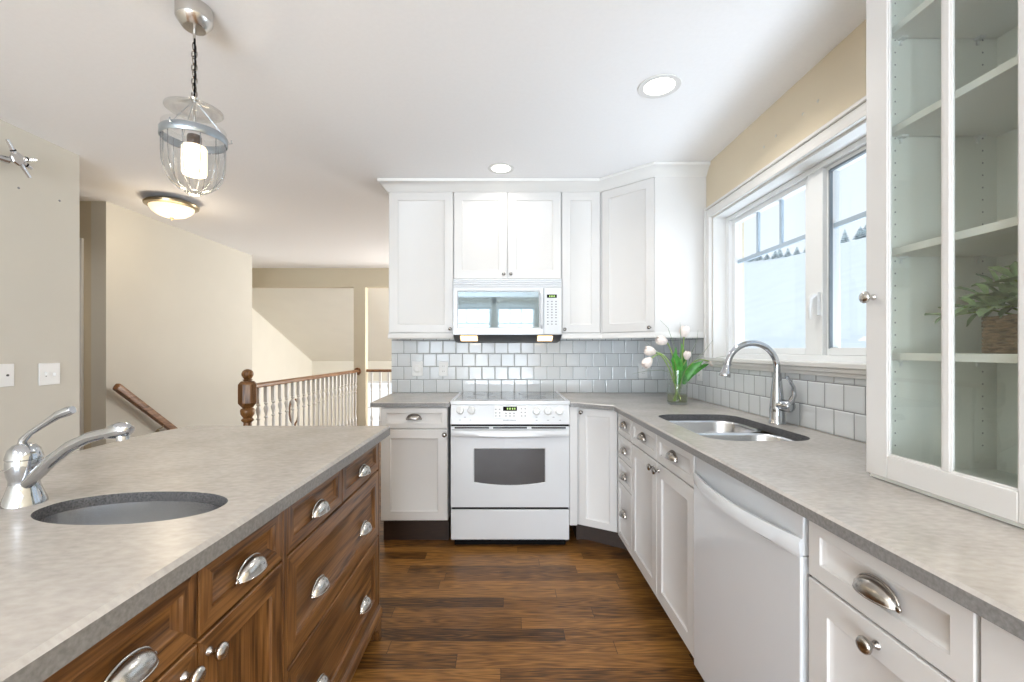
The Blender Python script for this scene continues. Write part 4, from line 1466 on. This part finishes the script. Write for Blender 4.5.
# sink unit
t_, w = isl(0.47, 1.092, 'brown oak island cabinet with two doors under the oval sink')
ISD = 0.81
b = B(); b.box(0.0005, w - 0.0005, 0, 0.03, 0.10, CT0 - 0.01); b.box(0.0005, 0.02, 0.03, ISD, 0.10, CT0 - 0.01); b.box(w - 0.02, w - 0.0005, 0.03, ISD, 0.10, CT0 - 0.01); b.box(0.02, w - 0.02, ISD - 0.02, ISD, 0.10, CT0 - 0.01); b.box(0.02, w - 0.02, 0.03, ISD - 0.02, 0.10, 0.12)
b.obj('body', M_oakz, t_, local=True)
B().box(0.001, w - 0.001, 0.06, ISD - 0.02, 0, 0.10).obj('toe_kick', M_toe, t_, local=True)
hw = 0.315
for k in (0, 1):
    x0, x1 = 0.008 + k * hw, 0.008 + (k + 1) * hw - 0.004 - (0.012 if k else 0)
    o = front(x0, x1, 0.735, 0.870, OAKF, t_, 'drawer', 0.036, 0.012, bev=0.014)
    cup_pull(o, (x0 + x1) / 2 + 0.006, 0.788, a=0.046)
    o = front(x0, x1, 0.150, 0.728, OAKD, t_, 'door', 0.052, 0.012, bev=0.014)
    knob(o, hw - 0.030 if k == 0 else hw + 0.034, 0.695)
def plinth(t, w, far=False, off=0.0):
    b = B()
    pr = [(0.001, 0.085), (-0.024, 0.085), (-0.030, 0.10), (-0.030, 0.118), (-0.022, 0.134), (-0.012, 0.142), (0.001, 0.146)]
    b.loft([[V(0.0, y, z) for y, z in pr], [V(w, y, z) for y, z in pr]], smooth=False)
    return b.obj('base_moulding', M_oakx, t, local=True)
plinth(t_, w)
# drawer unit
t_, w = isl(1.093, 1.930, 'brown oak island drawer unit with two wide drawers under two small ones')
b = B(); b.box(0.0005, w - 0.0, 0, ISD, 0.10, CT0 - 0.01); b.obj('body', M_oakz, t_, local=True)
B().box(0.001, w - 0.03, 0.06, ISD - 0.02, 0, 0.10).obj('toe_kick', M_toe, t_, local=True)
B().box(0.0, 0.018, -0.021, 0, 0.15, 0.8765).obj('stile', M_oakz, t_, local=True, bevel=0.001)
B().box(w - 0.012, w + 0.002, -0.021, 0, 0.15, 0.8765).obj('stile', M_oakz, t_, local=True, bevel=0.001)
xm = 1.490 - 1.093
for x0, x1 in ((0.020, xm - 0.002), (xm + 0.002, w - 0.014)):
    o = front(x0, x1, 0.735, 0.872, OAKF, t_, 'drawer', 0.034, 0.012, bev=0.012)
    cup_pull(o, (x0 + x1) / 2, 0.788)
for z0, z1, zc in ((0.452, 0.728, 0.563), (0.150, 0.446, 0.268)):
    o = front(0.020, w - 0.014, z0, z1, OAKF, t_, 'drawer', 0.050, 0.012, bev=0.014)
    for xx in (0.205, 0.625):
        cup_pull(o, xx, zc)
plinth(t_, w + 0.012)
b = B()
# bracket foot at the far corner
pr = [(w - 0.10, 0.085), (w + 0.012, 0.085), (w + 0.012, 0.0), (w - 0.022, 0.0), (w - 0.026, 0.03), (w - 0.040, 0.055), (w - 0.07, 0.070)]
b.loft([[V(x, -0.026, z) for x, z in pr], [V(x, 0.0, z) for x, z in pr]], smooth=False)
b.box(w - 0.022, w + 0.012, 0.0, 0.06, 0, 0.085)
b.obj('foot', M_oakx, t_, local=True, bevel=0.003)
b = B(); b.box(w + 0.001, w + 0.012, 0.02, ISD - 0.02, 0.146, 0.8765); b.box(w + 0.001, w + 0.024, -0.010, ISD, 0.085, 0.146); b.obj('end_panel', M_oakz, t_, local=True, bevel=0.002)
# near unit, continuing past the frame edge
t_, w = isl(0.12, 0.469, 'brown oak island end cabinet at the lower left edge of the photo')
B().box(0.0005, w - 0.0005, 0, ISD, 0.10, CT0 - 0.01).obj('body', M_oakz, t_, local=True)
B().box(0.001, w - 0.001, 0.06, ISD - 0.02, 0, 0.10).obj('toe_kick', M_toe, t_, local=True)
front(0.006, w - 0.004, 0.735, 0.870, OAKF, t_, 'drawer', 0.036, 0.012)
front(0.006, w - 0.004, 0.150, 0.728, OAKD, t_, 'door', 0.052, 0.012)
plinth(t_, w)

icx, icy, irx, iry = -0.792, 0.950, 0.187, 0.100
hole = [(icx + irx * math.cos(2 * PI * k / 48) * (1 + 0.03 * abs(math.sin(4 * PI * k / 48))), icy + iry * math.sin(2 * PI * k / 48) * (1 + 0.03 * abs(math.sin(4 * PI * k / 48)))) for k in range(48)]
isl_poly = [(-0.503, 1.950), (-0.515, 1.962), (-1.30, 1.962), (-1.350, 1.955), (-1.385, 1.930), (-1.405, 1.88), (-1.425, 1.78), (-1.425, 1.65), (-1.41, 1.40), (-1.40, 1.1), (-1.395, 0.10), (-0.524, 0.10), (-0.520, 0.45), (-0.510, 1.2)]
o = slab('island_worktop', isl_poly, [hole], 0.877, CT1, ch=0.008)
tag(o, 'large grey-brown laminate island top with a rounded far corner', 'countertop')
t_ = thing('prep_sink', 'small oval stainless steel sink sunk in the island top', 'sink', (icx, icy, 0.877))
b = B()
rings = []
for dd, dz in ((0.001, 0.012), (0.001, 0.018), (0.004, 0.018), (0.006, -0.01), (0.010, -0.09), (0.02, -0.125), (0.05, -0.140)):
    rings.append([V(icx + (irx - dd) * math.cos(2 * PI * k / 40), icy + (iry - dd) * math.sin(2 * PI * k / 40), 0.876 + dz) for k in range(40)])
b.loft(rings, cap0=False)
b.obj('bowl', M_steel, t_, angle=70)
B().lathe([(0.001, 0.001), (0.03, 0.001), (0.032, 0.004), (0.02, 0.005), (0.001, 0.002)], (icx, icy, 0.737), 20).obj('drain', M_chrome, t_)

# island faucet
fx, fy = -1.050, 0.972
t_ = thing('prep_faucet', 'short chrome single-lever faucet on the island beside the oval sink', 'faucet', (fx, fy, CT1))
b = B()
b.lathe([(0.038, 0.0), (0.037, 0.006), (0.031, 0.022), (0.025, 0.042), (0.025, 0.052), (0.028, 0.062), (0.030, 0.075), (0.030, 0.090), (0.029, 0.096), (0.031, 0.098), (0.030, 0.104), (0.026, 0.118), (0.018, 0.127), (0.008, 0.131)], (fx, fy, CT1), 28)
b.obj('base', M_chrome, t_, angle=50)
def F(u, v, y=fy): return at(u, v, y)
b = B()
b.tube([F(22, 446), F(23, 440), F(30, 433), F(45, 423.5), F(58, 415), F(68, 411.2), F(73, 409.6)], [0.009, 0.0075, 0.006, 0.0065, 0.009, 0.0105, 0.008], 12)
b.obj('lever', M_chrome, t_, angle=60)
b = B()
p = [F(27, 484, 0.955), F(36, 475, 0.95), F(52, 460, 0.945), F(70, 446.5, 0.94), F(90, 437, 0.935), F(108, 433, 0.93)]
b.tube(p, [0.011, 0.0125, 0.0125, 0.012, 0.0115, 0.011], 14)
b.obj('spout', M_chrome, t_, angle=60)
b = B()
b.tube([F(106, 433.5, 0.93), F(112, 432, 0.93), F(120, 430, 0.93), F(127, 429.5, 0.93), F(131, 430.5, 0.93)], [0.011, 0.015, 0.017, 0.015, 0.009], 14)
b.tube([F(122, 433, 0.93), F(123, 440, 0.93)], 0.0115, 12)
b.obj('spout_tip', M_chrome, t_, angle=60)

# ------------------------------------------------------------------ railings, newel, handrail
def baluster_bm(x, y, z0, z1):
    b = B()
    h = z1 - z0
    s = 0.0155
    b.box(x - s, x + s, y - s, y + s, z0, z0 + 0.16)
    b.lathe([(0.016, 0.16), (0.020, 0.172), (0.013, 0.182), (0.021, 0.20), (0.023, 0.225), (0.014, 0.255), (0.010, 0.30), (0.012, 0.42), (0.014, h - 0.32), (0.009, h - 0.29), (0.020, h - 0.275), (0.009, h - 0.26), (0.016, h - 0.23), (0.023, h - 0.195), (0.011, h - 0.165), (0.020, h - 0.152), (0.014, h - 0.140)], (x, y, z0), 10)
    b.box(x - s, x + s, y - s, y + s, z1 - 0.14, z1)
    return b
RXX = -2.15
t_ = thing('newel_post', 'turned brown oak newel post with ball top at the stair railing', 'newel post', (RXX - 0.002, 3.72, 0))
b = B()
def octo(r): return lambda a: 1.0
sq = [(0.055, 0.0), (0.055, 0.30)]
c = (RXX - 0.002, 3.72, 0)
b.box(c[0] - 0.055, c[0] + 0.055, c[1] - 0.055, c[1] + 0.055, 0, 0.32)
b.lathe([(0.050, 0.32), (0.056, 0.34), (0.034, 0.36), (0.044, 0.40), (0.050, 0.46), (0.036, 0.54), (0.034, 0.60), (0.030, 0.64), (0.046, 0.655), (0.048, 0.665), (0.034, 0.68), (0.052, 0.71), (0.056, 0.74), (0.050, 0.755), (0.036, 0.762), (0.045, 0.772)], c, 20)
b.obj('turned_shaft', M_oakz, t_, angle=45)
b = B()
b.lathe([(0.045, 0.770), (0.070, 0.800), (0.072, 0.805), (0.072, 0.955), (0.070, 0.962), (0.050, 0.985)], c, 8)
b.obj('block', M_oakz, t_, angle=20)
b = B()
b.lathe([(0.032, 0.983), (0.030, 0.990), (0.040, 0.996), (0.026, 1.004), (0.036, 1.016), (0.045, 1.035), (0.046, 1.048), (0.040, 1.066), (0.026, 1.080), (0.006, 1.086)], c, 20)
b.obj('finial', M_oakz, t_, angle=60)

t_ = thing('railing', 'long white spindle railing with brown handrail beside the stairwell', 'railing', (RXX, 5.0, 0))
b = B()
pr = [(-0.028, 0.919), (0.028, 0.919), (0.032, 0.930), (0.030, 0.945), (0.016, 0.958), (-0.016, 0.958), (-0.030, 0.945), (-0.032, 0.930)]
b.loft([[V(RXX + x, 3.776, z) for x, z in pr], [V(RXX + x, 6.497, z) for x, z in pr]], smooth=False)
b.obj('handrail', M_rail, t_, bevel=0.002)
B().lathe([(0.05, 0.0), (0.055, 0.01), (0.045, 0.022)], (RXX + 0.0, 6.475, 0.932), 14, 'y').obj('rosette', M_rail, t_)
B().box(RXX - 0.03, RXX + 0.03, 3.776, 6.497, 0.0, 0.03).obj('shoe_rail', M_trim, t_)
first = None
for k in range(21):
    y = 3.88 + 0.126 * k
    if first is None:
        first = baluster_bm(RXX, y, 0.03, 0.919).obj('baluster', M_trim, t_, angle=50)
    else:
        o = first.copy(); C.objects.link(o); o.parent = t_; o.location = (0, 0.126 * k, 0)
t_ = thing('railing', 'short railing between the tan post and the kitchen wall', 'railing', (-1.3, 6.56, 0))
b = B()
b.loft([[V(-2.038, 6.56 + x, z) for x, z in pr], [V(1.49, 6.56 + x, z) for x, z in pr]], smooth=False)
b.obj('handrail', M_rail, t_, bevel=0.002)
B().box(-2.038, 1.49, 6.53, 6.59, 0.0, 0.03).obj('shoe_rail', M_trim, t_)
first = None
for k in range(14):
    if first is None:
        first = baluster_bm(-1.965, 6.56, 0.03, 0.919).obj('baluster', M_trim, t_, angle=50)
    else:
        o = first.copy(); C.objects.link(o); o.parent = t_; o.location = (0.125 * k, 0, 0)

# sloping wall handrail
t_ = thing('handrail', 'sloping brown wall handrail going down the stairwell wall', 'handrail', (-3.13, 3.6, 0.9))
a_, e_ = V(-3.13, 3.585, 0.955), V(-3.13, 5.4, 0.955 - 1.815 * 0.745)
b = B()
dv = (e_ - a_).normalized(); nv = V(0, -dv.z, dv.y)
pr2 = [(-0.02, -0.03), (0.02, -0.03), (0.024, 0.0), (0.018, 0.026), (-0.018, 0.026), (-0.024, 0.0)]
b.loft([[p_ + V(1, 0, 0) * x + nv * z for x, z in pr2] for p_ in (a_, e_)], smooth=False)
b.obj('rail', M_rail, t_, bevel=0.003)
for f in (0.28, 0.8):
    b = B(); q = a_.lerp(e_, f)
    b.tube([q - nv * 0.03, q - nv * 0.05, q - nv * 0.06 + V(-0.04, 0, -0.01), V(-3.199, q.y, q.z - 0.085)], 0.006, 8)
    b.lathe([(0.022, 0.0), (0.020, 0.006), (0.006, 0.008)], (-3.1995, q.y, q.z - 0.085), 14, 'x')
    b.obj('bracket', M_brass, t_)
# curved lower rail end glimpsed through the spindles
t_ = thing('handrail', 'curved light wood rail end glimpsed behind the white spindles', 'handrail', (-2.95, 6.2, 0.1))
for k, (u0, bow) in enumerate(((290.5, -2.2), (297.5, 2.4))):
    pts = [at(u0 - bow, 399, 6.2), at(u0, 402, 6.2), at(u0 + bow * .4, 408, 6.2), at(u0 + bow * .4, 414, 6.2), at(u0, 420, 6.2), at(u0 - bow, 424, 6.2), at(u0 - bow, 440, 6.2)]
    B().tube(pts, 0.013, 8).obj('curved_rail', M_rail, t_)

# ------------------------------------------------------------------ lamps
# recessed lights
def downlight(x, y, r, label, watts):
    t = thing('recessed_light', label, 'ceiling light', (x, y, H), group='added fill lights out of view' if 'behind' in label else None)
    b = B(); b.lathe([(r * 0.72, -0.001), (r * 0.74, -0.004), (r, -0.005), (r + 0.002, -0.002), (r, -0.0005)], (x, y, H), 36, cap=False); b.obj('trim_ring', M_trim, t, angle=50)
    b = B(); b.lathe([(0.001, -0.0035), (r * 0.5, -0.0035), (r * 0.735, -0.0025), (r * 0.735, -0.001)], (x, y, H), 32); b.obj('lens', M_led, t)
    area('recessed_lamp', (x, y, H - 0.012), (0, 0, -1), r * 1.4, r * 1.4, watts, (1.0, 0.95, 0.88), shape='DISK', spread=math.radians(150))
downlight(0.697, 2.01, 0.092, 'round recessed ceiling light near the sink window', 5)
downlight(-0.026, 2.92, 0.085, 'round recessed ceiling light in front of the wall cabinets', 1.1)
for (x, y) in ((-0.3, -0.8), (-1.7, -0.8), (0.7, -0.3), (-1.0, -2.6)):  # added out of view as fill for the kitchen
    downlight(x, y, 0.09, 'added recessed ceiling light behind the viewer for fill', 8)

downlight(-3.3, 2.4, 0.09, 'added unseen fill light in the hall behind the left wall', 6)  # added to brighten the hall wall, itself out of view

# flush mount dome
fxx, fyy = -2.65, 3.54
t_ = thing('flush_ceiling_light', 'flush alabaster dome ceiling light with bronze rim in the hall', 'ceiling light', (fxx, fyy, H))
B().lathe([(0.09, -0.0005), (0.130, -0.010), (0.168, -0.026), (0.184, -0.040), (0.180, -0.054), (0.150, -0.062), (0.145, -0.05), (0.15, -0.03)], (fxx, fyy, H), 40).obj('rim', M_brass, t_, angle=50)
B().lathe([(0.152, -0.055), (0.150, -0.068), (0.132, -0.096), (0.098, -0.122), (0.05, -0.138), (0.004, -0.141)], (fxx, fyy, H), 40).obj('glass_bowl', M_alab, t_, angle=60)
B().lathe([(0.014, -0.139), (0.016, -0.145), (0.008, -0.150), (0.010, -0.156), (0.003, -0.163)], (fxx, fyy, H), 14).obj('finial', M_brass, t_)
hl = bpy.data.lights.new('hall_lamp', 'POINT'); hl.energy = 3.5; hl.color = (1.0, 0.84, 0.62); hl.shadow_soft_size = 0.13
hlo = bpy.data.objects.new('hall_lamp', hl); hlo.location = (fxx, fyy, H - 0.30); C.objects.link(hlo)

# glass lantern pendant
px, py = -1.082, 1.55
t_ = thing('pendant_light', 'ribbed clear glass lantern pendant hanging on a chain above the island', 'pendant light', (px, py, H))
b = B(); b.lathe([(0.056, 0.0), (0.056, -0.044), (0.054, -0.048), (0.037, -0.072), (0.034, -0.074), (0.004, -0.075)], (px, py, H), 32)
b.obj('canopy', M_nickel, t_, angle=30)
b = B(); b.tube([(px, py, H - 0.074), (px, py, 2.315)], 0.0045, 8); b.obj('rod', M_nickel, t_)
z = 2.318
k = 0
while z > 2.145:
    b = B()
    n = 14
    L_, W_ = 0.016, 0.009
    pts = []
    for i in range(n):
        a = 2 * PI * i / n
        o1, o2 = W_ * math.cos(a), L_ * math.sin(a)
        pts.append(V(px + (o1 if k % 2 else 0), py + (0 if k % 2 else o1), z - L_ + o2))
    b.tube(pts, 0.0021, 6, closed=True)
    b.obj('chain_link', M_pewter, t_)
    z -= 0.0235
    k += 1
zb = z
b = B(); b.tube([(px + 0.004, py - 0.004, 2.33), (px + 0.007, py - 0.006, 2.25), (px + 0.003, py - 0.004, 2.12)], 0.0028, 6); b.obj('cable', M_black, t_)
b = B()
b.lathe([(0.006, 0.035), (0.014, 0.030), (0.020, 0.018), (0.050, 0.004), (0.082, -0.006), (0.087, -0.004), (0.0875, -0.007), (0.082, -0.0095), (0.050, 0.0), (0.018, 0.012), (0.006, 0.015)], (px, py, 2.088), 40, cap=False)
b.obj('smoke_bell', M_lampglass, t_, angle=60)
b = B(); b.tube([(px, py, zb + 0.01), (px, py, 2.02)], 0.004, 8)
b.lathe([(0.012, 2.118), (0.014, 2.124), (0.005, 2.132)], (px, py, 0), 12)
b.obj('stem', M_nickel, t_)
b = B()
b.lathe([(0.0975, 1.972), (0.100, 1.975), (0.100, 1.999), (0.0975, 2.002), (0.0955, 1.999), (0.0955, 1.975)], (px, py, 0), 40, cap=False)
for a in (0.5, 0.5 + 2 * PI / 3, 0.5 + 4 * PI / 3):
    e = V(math.cos(a), math.sin(a), 0)
    p0 = V(px, py, 1.988)
    b.tube([p0 + e * 0.098, p0 + e * 0.112 + V(0, 0, 0.004), p0 + e * 0.110 + V(0, 0, 0.014)], 0.0022, 6)
    b.tube([p0 + e * 0.102 + V(0, 0, 0.005), V(px, py, 2.12)], 0.0010, 5)
b.obj('band', M_alu, t_, angle=50)
prof = [(0.095, 2.022), (0.0945, 2.010), (0.094, 1.998), (0.094, 1.97), (0.094, 1.92), (0.092, 1.885), (0.084, 1.853), (0.067, 1.825), (0.045, 1.806), (0.026, 1.800), (0.022, 1.793)]
b = B()
rings = []
nn = 96
for r, z_ in prof:
    rib = 0.045 if z_ < 1.98 else 0.0
    rings.append([V(px + r * (1 + rib * abs(math.sin(8 * 2 * PI * i / nn)) - rib) * math.cos(2 * PI * i / nn), py + r * (1 + rib * abs(math.sin(8 * 2 * PI * i / nn)) - rib) * math.sin(2 * PI * i / nn), z_) for i in range(nn)])
b.loft(rings, cap0=False, cap1=True)
b.obj('glass_shade', M_lampglass, t_, angle=40)
b = B()
for i in range(12):
    a = 2 * PI * (i + 0.5) / 12
    pts = [V(px + (r + 0.0005) * math.cos(a), py + (r + 0.0005) * math.sin(a), z_) for r, z_ in prof[2:-1]]
    b.tube(pts, 0.0016, 5)
b.obj('glass_ribs', thin_glass('rib_glass', (0.72, 0.74, 0.76), 1.6, 0.03, 0.25), t_)
b = B(); b.lathe([(0.012, 0.008), (0.024, 0.004), (0.026, 0.0), (0.022, -0.006), (0.006, -0.010)], (px, py, 1.795), 16); b.obj('finial', M_lampglass, t_)
b = B(); b.lathe([(0.020, 1.995), (0.022, 1.990), (0.022, 1.960), (0.019, 1.955)], (px, py, 0), 18); b.obj('socket', mat('brown_socket', (0.05, 0.025, 0.012), 0.4), t_)
b = B(); b.lathe([(0.022, 1.960), (0.034, 1.957), (0.038, 1.950), (0.038, 1.865), (0.034, 1.858), (0.004, 1.856)], (px, py, 0), 24); b.obj('bulb', M_bulb, t_, angle=50)
pl = bpy.data.lights.new('pendant_lamp', 'POINT'); pl.energy = 4; pl.color = (1.0, 0.82, 0.6); pl.shadow_soft_size = 0.05
plo = bpy.data.objects.new('pendant_lamp', pl); plo.location = (px, py, 1.84); C.objects.link(plo)

# ------------------------------------------------------------------ outdoors
b = B()
rn = random.Random(5)
def slope_z(x, y):
    i = max(0.0, min(8.0, (x - 4.0) / 6.0))
    return -1.0 + (i / 8.0) ** 0.8 * (12.6 + 0.09 * y) + 0.5 * math.sin(y * 0.12 + i) * (i / 8)
R = [[b.bm.verts.new((4.0 + i * 3.0, -30 + j * 5.0, slope_z(4.0 + i * 3.0, -30 + j * 5.0))) for j in range(36)] for i in range(17)]
for i in range(16):
    for j in range(35):
        b.face([R[i][j], R[i + 1][j], R[i + 1][j + 1], R[i][j + 1]], smooth=True)
o = b.obj('snow_slope', M_snow, at=(4, 0, -1))
structure(o, 'snow covered slope outside the window', 'ground')
def fir(x, y, h, r, label, group=None, m=M_fir):
    z = slope_z(x, y) - 0.1
    t = thing('conifer_tree', label, 'tree', (x, y, z), group=group)
    B().lathe([(r * 0.12, 0), (r * 0.04, h * 0.5)], (x, y, z), 8).obj('trunk', m, t)
    b = B()
    for k in range(6):
        f = k / 6
        zz = z + h * (0.12 + 0.85 * f)
        rr = r * (1 - f * 0.85)
        def rag(a, k=k): return 1 + 0.22 * math.sin(7 * a + k * 1.7)
        b.lathe([(rr * 0.05, zz + h * 0.24), (rr * 0.45, zz + h * 0.10), (rr, zz - h * 0.02), (rr * 0.3, zz)], (x, y, 0), 18, ribs=rag)
    b.obj('foliage', m, t)
M_frost = mat('snow_laden_fir', (0.84, 0.90, 0.95), 0.9, vary=0.1, scale=6)
for k in range(11):
    y = 60 + 2.2 * k + rn.uniform(-0.6, 0.6)
    fir(51.0, y, rn.uniform(1.4, 2.2), rn.uniform(0.6, 0.95), 'small grey tree on the snowy ridge seen through the window', 'ridge trees')
for k in range(6):
    y = 84 + 2.6 * k
    fir(51.0, y, rn.uniform(0.8, 1.6), rn.uniform(0.6, 0.95), 'small grey tree on the snowy ridge seen through the window', 'ridge trees')
